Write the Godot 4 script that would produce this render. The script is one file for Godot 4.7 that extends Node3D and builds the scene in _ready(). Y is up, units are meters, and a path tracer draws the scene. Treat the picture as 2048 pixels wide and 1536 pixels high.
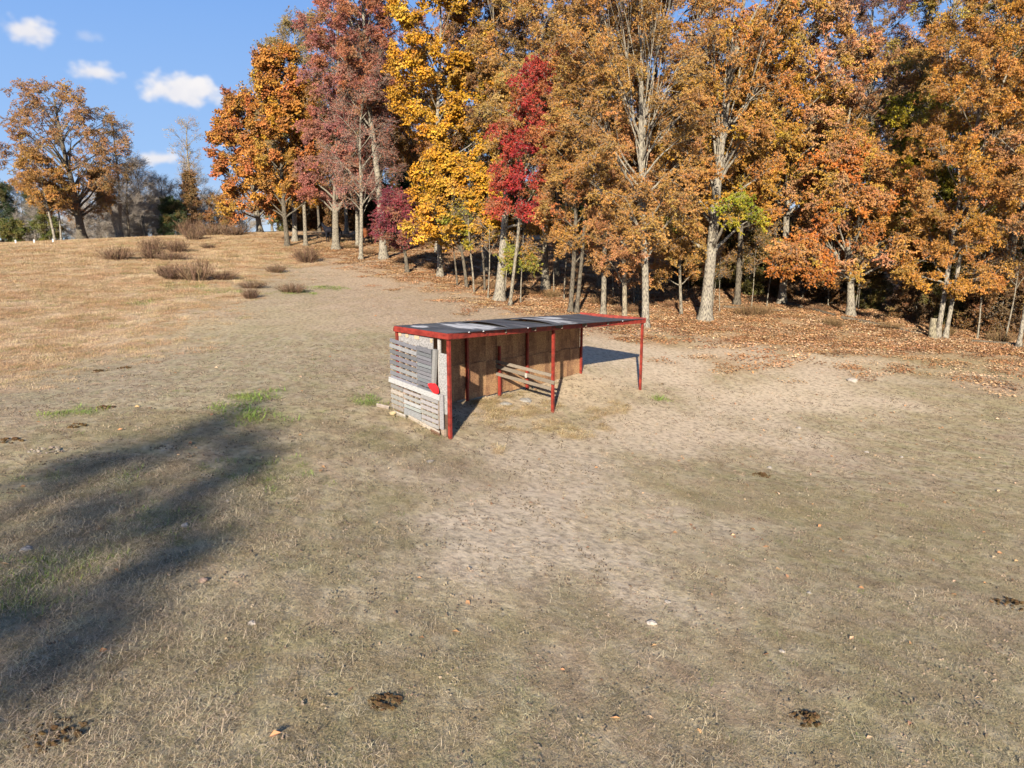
extends Node3D
# A run-in shed on a bare paddock in front of an autumn wood, seen from a low drone height.

var rng := RandomNumberGenerator.new()
var mats := {}
var used := {}
var nz := FastNoiseLite.new()
var nz2 := FastNoiseLite.new()
var nz3 := FastNoiseLite.new()

# ---------------------------------------------------------------- mesh builder
class MB:
	var v := PackedVector3Array()
	var n := PackedVector3Array()
	var c := PackedColorArray()
	var ix := PackedInt32Array()

	func tri(a: Vector3, b: Vector3, d: Vector3, col := Color.WHITE) -> void:
		var k := v.size()
		var m := (d - a).cross(b - a).normalized()
		v.push_back(a); v.push_back(b); v.push_back(d)
		n.push_back(m); n.push_back(m); n.push_back(m)
		c.push_back(col); c.push_back(col); c.push_back(col)
		ix.push_back(k); ix.push_back(k + 1); ix.push_back(k + 2)

	func quad(a: Vector3, b: Vector3, d: Vector3, e: Vector3, col := Color.WHITE) -> void:
		tri(a, b, d, col)
		tri(a, d, e, col)

	# a box round origin o with axes b (x, y, z), full size s, edges chamfered by ch
	func box(o: Vector3, b: Basis, s: Vector3, col := Color.WHITE, ch := 0.0) -> void:
		var h := s * 0.5
		if ch <= 0.0:
			var p := []
			for i in 8:
				p.push_back(o + b * Vector3(h.x * (1 if i & 1 else -1), h.y * (1 if i & 2 else -1), h.z * (1 if i & 4 else -1)))
			quad(p[4], p[6], p[7], p[5], col)
			quad(p[1], p[3], p[2], p[0], col)
			quad(p[5], p[7], p[3], p[1], col)
			quad(p[0], p[2], p[6], p[4], col)
			quad(p[6], p[2], p[3], p[7], col)
			quad(p[0], p[4], p[5], p[1], col)
			return
		# chamfered along the longest axis: an octagonal prism
		var ax := 0
		if s.y > s.x and s.y >= s.z: ax = 1
		elif s.z > s.x and s.z > s.y: ax = 2
		var a1 := (ax + 1) % 3
		var a2 := (ax + 2) % 3
		var ring := [[-1, -1, 0, 1], [1, -1, 0, 1]]
		var pr := []
		for q in [[1, 1, 1, 0], [1, 1, 0, 1], [-1, 1, 0, 1], [-1, 1, 1, 0], [-1, -1, 1, 0], [-1, -1, 0, 1], [1, -1, 0, 1], [1, -1, 1, 0]]:
			pr.push_back(Vector2(q[0] * (h[a1] - ch * q[3]), q[1] * (h[a2] - ch * q[2])))
		var lo := []
		var hi := []
		for q in pr:
			var w := Vector3.ZERO
			w[a1] = q.x
			w[a2] = q.y
			w[ax] = -h[ax]
			lo.push_back(o + b * w)
			w[ax] = h[ax]
			hi.push_back(o + b * w)
		for i in 8:
			var j := (i + 1) % 8
			quad(lo[i], hi[i], hi[j], lo[j], col)
		for i in range(1, 7):
			tri(hi[0], hi[i + 1], hi[i], col)
			tri(lo[0], lo[i], lo[i + 1], col)

	func tube(p: PackedVector3Array, r: PackedFloat32Array, sides: int, col := Color.WHITE, rough := 0.0) -> void:
		var k0 := v.size()
		var u := Vector3.ZERO
		var np := p.size()
		for i in np:
			var d := (p[mini(i + 1, np - 1)] - p[maxi(i - 1, 0)]).normalized()
			if i == 0:
				u = d.cross(Vector3(0.31, 0.17, 0.93)).normalized()
				if u.length() < 0.5:
					u = d.cross(Vector3.RIGHT).normalized()
			u = (u - d * u.dot(d)).normalized()
			var w := d.cross(u)
			for s in sides:
				var a := TAU * s / sides
				var q := u * cos(a) + w * sin(a)
				var rr := r[i]
				if rough > 0.0:
					rr *= 1.0 + rough * sin(a * 3.0 + i * 1.7) * (0.6 + 0.4 * sin(i * 2.3 + s))
				v.push_back(p[i] + q * rr)
				n.push_back(q)
				c.push_back(col)
		for i in np - 1:
			for s in sides:
				var s2 := (s + 1) % sides
				var a0 := k0 + i * sides + s
				var a1 := k0 + i * sides + s2
				ix.push_back(a0); ix.push_back(a0 + sides); ix.push_back(a1 + sides)
				ix.push_back(a0); ix.push_back(a1 + sides); ix.push_back(a1)

	func surface(m: ArrayMesh, mat: Material, normals := true) -> void:
		if v.is_empty():
			return
		var a := []
		a.resize(Mesh.ARRAY_MAX)
		a[Mesh.ARRAY_VERTEX] = v
		if normals:
			a[Mesh.ARRAY_NORMAL] = n
		a[Mesh.ARRAY_COLOR] = c
		a[Mesh.ARRAY_INDEX] = ix
		m.add_surface_from_arrays(Mesh.PRIMITIVE_TRIANGLES, a)
		m.surface_set_material(m.get_surface_count() - 1, mat)

	func mesh(mat: Material) -> ArrayMesh:
		var m := ArrayMesh.new()
		surface(m, mat)
		return m

# ---------------------------------------------------------------- scene objects
func numbered(s: String) -> String:
	var k: int = used.get(s, 0)
	used[s] = k + 1
	return s if k == 0 else "%s_%03d" % [s, k]

func tag(o: Node, label: String, cat := "", group := "", kind := "") -> void:
	if label: o.set_meta("label", label)
	if cat: o.set_meta("category", cat)
	if group: o.set_meta("group", group)
	if kind: o.set_meta("kind", kind)

func thing(called: String, label: String, cat: String, at: Vector3, turn := 0.0, group := "") -> Node3D:
	var o := Node3D.new()
	o.name = numbered(called)
	add_child(o, true)
	o.position = at
	o.rotation.y = turn
	tag(o, label, cat, group)
	return o

func part(called: String, mesh: Mesh, parent: Node, at := Vector3.ZERO) -> MeshInstance3D:
	var o := MeshInstance3D.new()
	if parent == self:
		o.name = numbered(called)
	else:
		var k := 0
		while parent.has_node(NodePath(called if k == 0 else "%s_%03d" % [called, k])):
			k += 1
		o.name = called if k == 0 else "%s_%03d" % [called, k]
	o.mesh = mesh
	o.position = at
	parent.add_child(o, true)
	return o

func many(called: String, mesh: Mesh, xf: Array, cols: Array, parent: Node) -> MultiMeshInstance3D:
	var mm := MultiMesh.new()
	mm.transform_format = MultiMesh.TRANSFORM_3D
	mm.use_colors = true
	mm.mesh = mesh
	mm.instance_count = xf.size()
	for i in xf.size():
		mm.set_instance_transform(i, xf[i])
		mm.set_instance_color(i, cols[i])
	var o := MultiMeshInstance3D.new()
	o.name = numbered(called) if parent == self else called
	o.multimesh = mm
	parent.add_child(o, true)
	return o

func dup(o: Node3D, label := "") -> Node3D:
	var r: Node3D = o.duplicate()
	r.name = numbered(String(o.name).rstrip("0123456789").rstrip("_"))
	add_child(r, true)
	if label: r.set_meta("label", label)
	return r

func rf(a: float, b: float) -> float:
	return rng.randf_range(a, b)

func rdir() -> Vector3:
	var z := rf(-1, 1)
	var a := rf(0, TAU)
	var q := sqrt(1.0 - z * z)
	return Vector3(q * cos(a), z, q * sin(a))

func lin(r: float, g: float, b: float) -> Color:
	return Color(r, g, b)

func jit(c: Color, j: float, hue := 0.06) -> Color:
	var k := 1.0 + rf(-j, j)
	return Color(c.r * k * (1.0 + rf(-hue, hue)), c.g * k * (1.0 + rf(-hue, hue)), c.b * k)

# ---------------------------------------------------------------- materials
func noise_tex(freq: float, ramp: Array, size := 512, kind := FastNoiseLite.TYPE_SIMPLEX_SMOOTH, octaves := 5, sd := 1, gain := 0.5) -> NoiseTexture2D:
	var f := FastNoiseLite.new()
	f.noise_type = kind
	f.frequency = freq
	f.fractal_octaves = octaves
	f.seed = sd
	f.fractal_gain = gain
	var t := NoiseTexture2D.new()
	t.width = size
	t.height = size
	t.seamless = true
	t.seamless_blend_skirt = 0.15
	t.noise = f
	if ramp.size():
		var g := Gradient.new()
		var off := PackedFloat32Array()
		var col := PackedColorArray()
		for k in ramp:
			off.push_back(k[0])
			col.push_back(k[1])
		g.offsets = off
		g.colors = col
		t.color_ramp = g
	return t

func gray(x: float) -> Color:
	return Color(x, x, x).linear_to_srgb()

func mat(called: String, col: Color, rough := 0.9, vertex := true) -> StandardMaterial3D:
	var m := StandardMaterial3D.new()
	m.resource_name = called
	m.albedo_color = col.linear_to_srgb()
	m.roughness = rough
	m.metallic_specular = 0.25
	m.vertex_color_use_as_albedo = vertex
	mats[called] = m
	return m

func triplanar(m: StandardMaterial3D, scale: Vector3, world := false) -> void:
	m.uv1_triplanar = true
	m.uv1_world_triplanar = world
	m.uv1_scale = scale

func make_materials() -> void:
	var g := mat("ground", Color.WHITE, 0.95)
	g.albedo_texture = noise_tex(0.012, [[0.0, gray(0.38)], [0.34, gray(0.54)], [0.44, gray(0.77)], [0.52, gray(0.92)], [0.64, gray(1.0)], [1.0, gray(1.0)]], 2048, FastNoiseLite.TYPE_SIMPLEX_SMOOTH, 8, 3, 0.72)
	g.heightmap_enabled = true
	g.heightmap_texture = noise_tex(0.02, [], 2048, FastNoiseLite.TYPE_SIMPLEX_SMOOTH, 8, 9, 0.66)
	g.heightmap_scale = 1.1
	triplanar(g, Vector3(0.19, 0.19, 0.19), true)
	var b := mat("bark", Color(0.32, 0.28, 0.225), 0.92)
	b.albedo_texture = noise_tex(0.02, [[0.0, gray(0.12)], [0.36, gray(0.42)], [0.5, gray(0.85)], [0.62, gray(1.0)], [0.7, Color(0.98, 1.0, 0.93)], [1.0, gray(1.0)]], 512, FastNoiseLite.TYPE_SIMPLEX_SMOOTH, 5, 11)
	b.heightmap_enabled = true
	b.heightmap_texture = noise_tex(0.03, [], 512, FastNoiseLite.TYPE_SIMPLEX_SMOOTH, 4, 12)
	b.heightmap_scale = 4.0
	triplanar(b, Vector3(1.6, 0.45, 1.6))
	var lf := mat("leaf", Color.WHITE, 0.55)
	lf.metallic_specular = 0.3
	lf.backlight_enabled = true
	lf.backlight = Color(0.5, 0.5, 0.5)
	mat("twig", Color(0.29, 0.255, 0.215), 0.9, false)
	mat("grass", Color.WHITE, 0.85)
	mat("litter", Color(0.85, 0.85, 0.85), 0.8)
	mat("brush", Color(0.95, 0.95, 0.95), 0.9)
	var w := mat("wood", Color(0.78, 0.78, 0.78), 0.85)
	w.albedo_texture = noise_tex(0.02, [[0.0, gray(0.45)], [0.35, gray(0.72)], [0.55, gray(0.98)], [1.0, gray(1.0)]], 512, FastNoiseLite.TYPE_SIMPLEX_SMOOTH, 5, 21)
	triplanar(w, Vector3(1.2, 5.0, 1.2), true)
	var o := mat("osb", Color(0.85, 0.85, 0.85), 0.85)
	o.albedo_texture = noise_tex(0.03, [[0.0, gray(0.35)], [0.3, gray(0.55)], [0.5, gray(0.9)], [0.75, gray(1.0)], [1.0, gray(0.7)]], 512, FastNoiseLite.TYPE_CELLULAR, 3, 22)
	triplanar(o, Vector3(1.6, 1.6, 1.6), true)
	var r := mat("red_paint", Color(0.25, 0.030, 0.019), 0.55)
	r.metallic_specular = 0.4
	r.albedo_texture = noise_tex(0.012, [[0.0, gray(0.35)], [0.36, gray(0.6)], [0.5, gray(0.92)], [1.0, gray(1.0)]], 512, FastNoiseLite.TYPE_SIMPLEX_SMOOTH, 5, 23)
	triplanar(r, Vector3(0.9, 0.9, 0.9), true)
	var rr := mat("roofing", Color.WHITE, 0.7)
	rr.albedo_texture = noise_tex(0.02, [[0.0, gray(0.6)], [0.45, gray(0.9)], [1.0, gray(1.0)]], 512, FastNoiseLite.TYPE_SIMPLEX_SMOOTH, 5, 24)
	triplanar(rr, Vector3(0.8, 0.8, 0.8), true)
	var s := mat("stone", Color(0.8, 0.8, 0.8), 0.9)
	s.albedo_texture = noise_tex(0.03, [[0.0, gray(0.5)], [0.5, gray(0.9)], [1.0, gray(1.0)]], 256, FastNoiseLite.TYPE_SIMPLEX_SMOOTH, 5, 25)
	triplanar(s, Vector3(2, 2, 2), true)
	var pl := mat("plastic", Color(0.55, 0.016, 0.02), 0.35, false)
	pl.metallic_specular = 0.5
	mat("dung", Color.WHITE, 0.85)
	mat("hide", Color.WHITE, 0.6)
	mat("white_paint", Color(0.6, 0.6, 0.6), 0.7, false)
	mat("dark_glass", Color(0.02, 0.022, 0.025), 0.1, false)

# ---------------------------------------------------------------- terrain
const CP := [
	Vector3(-1.33, 0, -15.29), Vector3(1.08, -0.31, -19.04), Vector3(3.99, -0.54, -22.42), Vector3(-2.64, 0.45, -16.45), Vector3(2.15, 0.03, -23.1),
	Vector3(-6, 0.62, -8), Vector3(6, -0.75, -8), Vector3(0, -0.1, -4), Vector3(14, -1.15, -17), Vector3(20.05, -0.46, -34), Vector3(9.21, 0.24, -35), Vector3(5.99, 0.16, -33),
	Vector3(-0.65, 0.74, -40), Vector3(-6.89, 1.76, -49), Vector3(-9.47, 2.47, -55), Vector3(-14.35, 2.98, -61), Vector3(-18.89, 3.23, -63), Vector3(-25.54, 4.38, -76),
	Vector3(-42.4, 3.29, -62), Vector3(-44.68, 3.56, -78), Vector3(-24.27, 2.51, -50), Vector3(-20.66, 1.42, -33), Vector3(-14.86, 0.47, -21), Vector3(17.48, 0.15, -38),
	Vector3(21.96, -0.43, -31.5), Vector3(-38.22, 4.08, -92), Vector3(-40.53, 3.72, -84), Vector3(-1.12, 3.47, -70), Vector3(17.61, 1.48, -55), Vector3(-9.77, 1.33, -34), Vector3(28.55, -0.41, -48),
	Vector3(-56, 3.0, -80), Vector3(-76, 2.2, -102), Vector3(-60, 2.2, -115), Vector3(-95, 1.5, -90), Vector3(-30, 3.0, -120), Vector3(45, 1.6, -75), Vector3(30, 4.2, -110), Vector3(70, -0.5, -60), Vector3(60, -2.8, -20), Vector3(-40, 2.2, -5),
	Vector3(-11, 0.5, 29), Vector3(15, -1.0, 35), Vector3(0, 4, -150), Vector3(-200, 0, -250), Vector3(0, 3, -280), Vector3(200, 0, -250), Vector3(200, -4, 100), Vector3(-200, 2, 100)]
var tw := PackedFloat64Array()
const GX0 := -75.0
const GZ0 := -130.0
const GNX := 140
const GNZ := 180
var gg := PackedFloat32Array()

func tps_u(r2: float) -> float:
	return 0.5 * r2 * log(r2 + 1e-9)

func solve_ground() -> void:
	var m := CP.size()
	var s := m + 3
	var a := []
	for i in s:
		var row := PackedFloat64Array()
		row.resize(s + 1)
		if i < m:
			for j in m:
				var dx: float = CP[i].x - CP[j].x
				var dz: float = CP[i].z - CP[j].z
				row[j] = tps_u(dx * dx + dz * dz)
			row[i] += 2.0
			row[m] = 1.0
			row[m + 1] = CP[i].x
			row[m + 2] = CP[i].z
			row[s] = CP[i].y
		else:
			for j in m:
				row[j] = 1.0 if i == m else (CP[j].x if i == m + 1 else CP[j].z)
		a.push_back(row)
	for i in s:
		var best := i
		for j in range(i, s):
			if absf(a[j][i]) > absf(a[best][i]): best = j
		var t: PackedFloat64Array = a[i]
		a[i] = a[best]
		a[best] = t
		for j in range(i + 1, s):
			var q: float = a[j][i] / a[i][i]
			if q == 0.0: continue
			for k in range(i, s + 1):
				a[j][k] -= q * a[i][k]
	tw.resize(s)
	for i in range(s - 1, -1, -1):
		var q: float = a[i][s]
		for k in range(i + 1, s):
			q -= a[i][k] * tw[k]
		tw[i] = q / a[i][i]
	gg.resize(GNX * GNZ)
	for j in GNZ:
		for i in GNX:
			gg[j * GNX + i] = tps(GX0 + i, GZ0 + j)

func tps(x: float, z: float) -> float:
	var m := CP.size()
	var y: float = tw[m] + tw[m + 1] * x + tw[m + 2] * z
	for i in m:
		var dx: float = x - CP[i].x
		var dz: float = z - CP[i].z
		var r2 := dx * dx + dz * dz
		y += tw[i] * 0.5 * r2 * log(r2 + 1e-9)
	return y

func g0(x: float, z: float) -> float:
	var fx := x - GX0
	var fz := z - GZ0
	var i := int(fx)
	var j := int(fz)
	if fx < 0 or fz < 0 or i > GNX - 2 or j > GNZ - 2:
		return tps(x, z)
	fx -= i
	fz -= j
	var k := j * GNX + i
	return lerpf(lerpf(gg[k], gg[k + 1], fx), lerpf(gg[k + GNX], gg[k + GNX + 1], fx), fz)

func gh(x: float, z: float) -> float:
	var bump := 0.07 * exp(-(pow(x - 3.99, 2.0) + pow(z + 22.42, 2.0)) / 0.12)
	return g0(x, z) + bump + nz.get_noise_2d(x * 0.9, z * 0.9) * 0.06 + nz2.get_noise_2d(x * 9.0, z * 9.0) * 0.009 * clampf((22.0 + z) * 0.12, 0.0, 1.0) * clampf((14.0 - absf(x)) * 0.25, 0.0, 1.0)

func tree_line(x: float) -> float:
	const L := [[-60, -84], [-40, -82], [-30, -76], [-18, -60], [-9, -51], [-5, -44.5], [0, -38], [6, -31.5], [12, -31], [18, -30], [22, -26], [30, -20], [60, -12]]
	if x <= L[0][0]: return L[0][1]
	for k in L.size() - 1:
		if x < L[k + 1][0]:
			return lerpf(L[k][1], L[k + 1][1], (x - L[k][0]) / (L[k + 1][0] - L[k][0]))
	return -12.0

func seg_d(x: float, z: float, a: Vector2, b: Vector2) -> float:
	var p := Vector2(x, z)
	return p.distance_to(Geometry2D.get_closest_point_to_segment(p, a, b))

# how much of each ground cover lies at a spot: bare dirt, tan field grass, leaf litter, green
func cover(x: float, z: float) -> Color:
	var a := nz.get_noise_2d(x * 1.6 + 40.0, z * 1.6)
	var b := nz2.get_noise_2d(x * 3.1, z * 3.1 + 70.0)
	var w := a * 1.6 + b * 0.9
	var d1 := minf(seg_d(x, z, Vector2(0.6, -11.0), Vector2(0.8, -14.5)), seg_d(x, z, Vector2(0.8, -14.5), Vector2(4.0, -19.5)))
	d1 = minf(d1, minf(seg_d(x, z, Vector2(4, -19.5), Vector2(10, -24.5)), seg_d(x, z, Vector2(3.5, -26), Vector2(12, -27.5))))
	d1 = minf(d1, seg_d(x, z, Vector2(0, -19), Vector2(3, -23)))
	d1 = minf(d1, seg_d(x, z, Vector2(4, -27), Vector2(12, -27.5)))
	var dirt := 1.0 - smoothstep(0.0, 4.3, d1 + w * 1.9)
	var edge := -15.2 + 2.2 * nz.get_noise_2d(z * 0.8, 9.0) + 1.2 * b + maxf(0.0, (-z - 48.0) * -0.1)
	var field := 1.0 - smoothstep(-3.2, 2.6, x - edge + w * 1.5)
	if z > -17.0:
		field *= 1.0 - smoothstep(-20.5, -17.0, z + (x + 14.0) * 0.4)
	var into := tree_line(x) - z
	var litter := smoothstep(-6.5, 3.5, into + w * 3.6)
	if x < -16.0:
		litter *= smoothstep(-30.0, -18.0, x + w * 2.0)
	dirt *= 1.0 - litter * 0.85
	return Color(clampf(dirt, 0, 1), clampf(field, 0, 1), clampf(litter, 0, 1), 0)

const GREEN := [[-17.2, -38.5, 1.6], [-14.6, -36.5, 1.2], [-10.6, -37.2, 1.1], [-10.0, -40.0, 1.0], [-5.2, -14.8, 0.7], [-6.2, -15.4, 0.4], [-5.35, -8.0, 0.62], [-5.6, -7.6, 0.6], [-5.2, -7.2, 0.5], [-6.4, -10.8, 0.8], [4.45, -21.9, 0.22], [-3.4, -16.9, 0.5], [-16.5, -33.0, 1.0],
	[-4.2, -11.8, 0.9], [-4.9, -9.4, 0.8], [-8.9, -14.6, 0.6], [-5.9, -16.4, 0.7]]

func green_at(x: float, z: float) -> float:
	var g := 0.0
	for s in GREEN:
		var d: float = Vector2(x - s[0], z - s[1]).length() / s[2]
		if d < 1.5:
			g = maxf(g, 1.0 - smoothstep(0.35, 1.2, d + nz2.get_noise_2d(x * 14.0, z * 14.0) * 0.7))
	return g

func ground_color(x: float, z: float) -> Color:
	var k := cover(x, z)
	var m := nz.get_noise_2d(x * 5.0, z * 5.0)
	var m2 := nz3.get_noise_2d(x * 22.0, z * 22.0)
	var turf := Color(0.395, 0.308, 0.178).lerp(Color(0.335, 0.272, 0.142), clampf(0.5 + m * 1.4, 0, 1))
	turf = turf.lerp(Color(0.42, 0.305, 0.208), clampf(nz2.get_noise_2d(x * 1.3 + 9.0, z * 1.3) * 1.6, 0, 0.8))
	if x < 6.0 and z < -15.0:
		turf = turf.lerp(Color(0.42, 0.34, 0.21), 0.5 * smoothstep(-3.0, -7.0, x))
		turf = turf.lerp(Color(0.50, 0.37, 0.25), 0.75 * smoothstep(-23.0, -31.0, z + m * 6.0) * smoothstep(-10.5, -6.0, x + m * 5.0 - (z + 30.0) * 0.35))
	if z > -26.0 and absf(x) < 16.0:
		var h1 := nz3.get_noise_2d(x * 8.5 + 31.0, z * 8.5)
		var h2 := nz3.get_noise_2d(x * 13.0, z * 13.0 + 57.0)
		turf = turf.lerp(Color(0.28, 0.25, 0.13), clampf(h1 * 1.6, 0.0, 0.45))
		turf = turf.lerp(Color(0.25, 0.175, 0.108), clampf(-h1 * 1.8, 0.0, 0.55))
		turf = turf.lerp(Color(0.44, 0.36, 0.24), clampf(h2 * 2.0 - 0.1, 0.0, 0.6))
	var c := turf.lerp(Color(0.54, 0.425, 0.292), k.r * 0.85)
	c = c.lerp(Color(0.50, 0.36, 0.22).lerp(Color(0.43, 0.275, 0.155), clampf(0.5 + m * 1.8, 0, 1)), k.g)
	c = c.lerp(Color(0.42, 0.275, 0.155), k.b * 0.8)
	var g := green_at(x, z)
	c = c.lerp(Color(0.17, 0.2, 0.05), g * 0.35)
	var q := 1.0 + m2 * 0.3 * clampf((24.0 + z) * 0.1, 0.0, 1.0) * clampf((14.0 - absf(x)) * 0.25, 0.0, 1.0)
	return Color(c.r * q, c.g * q, c.b * q)

func axis(lo: float, a: float, b: float, hi: float, st: float, grow: float) -> PackedFloat32Array:
	var left := []
	var q := a
	var s := st
	while q > lo:
		s *= grow
		q -= s
		left.push_front(q)
	var out := PackedFloat32Array(left)
	q = a
	while q < b:
		out.push_back(q)
		q += st
	s = st
	while q < hi:
		out.push_back(q)
		s *= grow
		q += s
	out.push_back(q)
	return out

func build_ground() -> void:
	var xs := axis(-420, -9.0, 10.0, 420, 0.11, 1.045)
	var zs := axis(-420, -15.0, -4.4, 160, 0.09, 1.03)
	var nx := xs.size()
	var nzz := zs.size()
	var v := PackedVector3Array()
	var n := PackedVector3Array()
	var c := PackedColorArray()
	var ix := PackedInt32Array()
	var far := Color(0.25, 0.18, 0.1)
	for j in nzz:
		for i in nx:
			var x := xs[i]
			var z := zs[j]
			var inside := x > -74 and x < 64 and z > -128 and z < 48
			v.push_back(Vector3(x, gh(x, z) if inside else tps(x, z), z))
			c.push_back(ground_color(x, z) if inside else far)
	n.resize(v.size())
	for j in nzz:
		for i in nx:
			var dx := v[j * nx + mini(i + 1, nx - 1)] - v[j * nx + maxi(i - 1, 0)]
			var dz := v[mini(j + 1, nzz - 1) * nx + i] - v[maxi(j - 1, 0) * nx + i]
			n[j * nx + i] = dz.cross(dx).normalized()
	for j in nzz - 1:
		for i in nx - 1:
			var k := j * nx + i
			ix.append_array(PackedInt32Array([k, k + 1, k + nx + 1, k, k + nx + 1, k + nx]))
	var a := []
	a.resize(Mesh.ARRAY_MAX)
	a[Mesh.ARRAY_VERTEX] = v
	a[Mesh.ARRAY_NORMAL] = n
	a[Mesh.ARRAY_COLOR] = c
	a[Mesh.ARRAY_INDEX] = ix
	var m := ArrayMesh.new()
	m.add_surface_from_arrays(Mesh.PRIMITIVE_TRIANGLES, a)
	m.surface_set_material(0, mats.ground)
	var o := part("ground", m, self)
	tag(o, "worn dry paddock ground rising gently to the wood", "", "", "structure")
# ---------------------------------------------------------------- grass, straw, fallen leaves
func blade_patch(count: int, radius: float, lmin: float, lmax: float, width: float, flat: float, sd: int, curved := false) -> ArrayMesh:
	rng.seed = sd
	var m := MB.new()
	for i in count:
		var a := rf(0, TAU)
		var q := radius * sqrt(rng.randf())
		var p := Vector3(cos(a) * q, -0.005, sin(a) * q)
		var h := rf(0, TAU)
		var pitch := rf(0.0, 0.3) if rng.randf() < flat else rf(0.3, 1.1)
		var l := rf(lmin, lmax)
		var d := Vector3(cos(h) * cos(pitch), sin(pitch), sin(h) * cos(pitch))
		var s := Vector3(-sin(h), rf(-0.3, 0.3), cos(h)) * width * 0.5 * rf(0.7, 1.3)
		var k := rf(0.6, 1.25)
		var col := Color(k * rf(0.95, 1.05), k, k * rf(0.85, 1.05))
		if curved:
			var mid := p + d * l * 0.5 + Vector3(0, l * 0.1, 0)
			var tip := p + d * l - Vector3(0, l * 0.12, 0)
			m.quad(p - s, mid - s * 0.8, mid + s * 0.8, p + s, col)
			m.tri(mid - s * 0.8, tip, mid + s * 0.8, col)
		else:
			m.tri(p - s, p + d * l, p + s, col)
	return m.mesh(mats.grass)

func upright(p: Vector3, yaw: float, s: float) -> Transform3D:
	return Transform3D(Basis(Vector3.UP, yaw).scaled(Vector3(s, s, s)), p)

# a random spot on the ground within the wedge of ground that the picture shows
func wedge(d0: float, d1: float, power: float) -> Vector2:
	var d := d0 + (d1 - d0) * pow(rng.randf(), power)
	return Vector2(rf(-0.8, 0.8) * (d + 1.5), -d)

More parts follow.
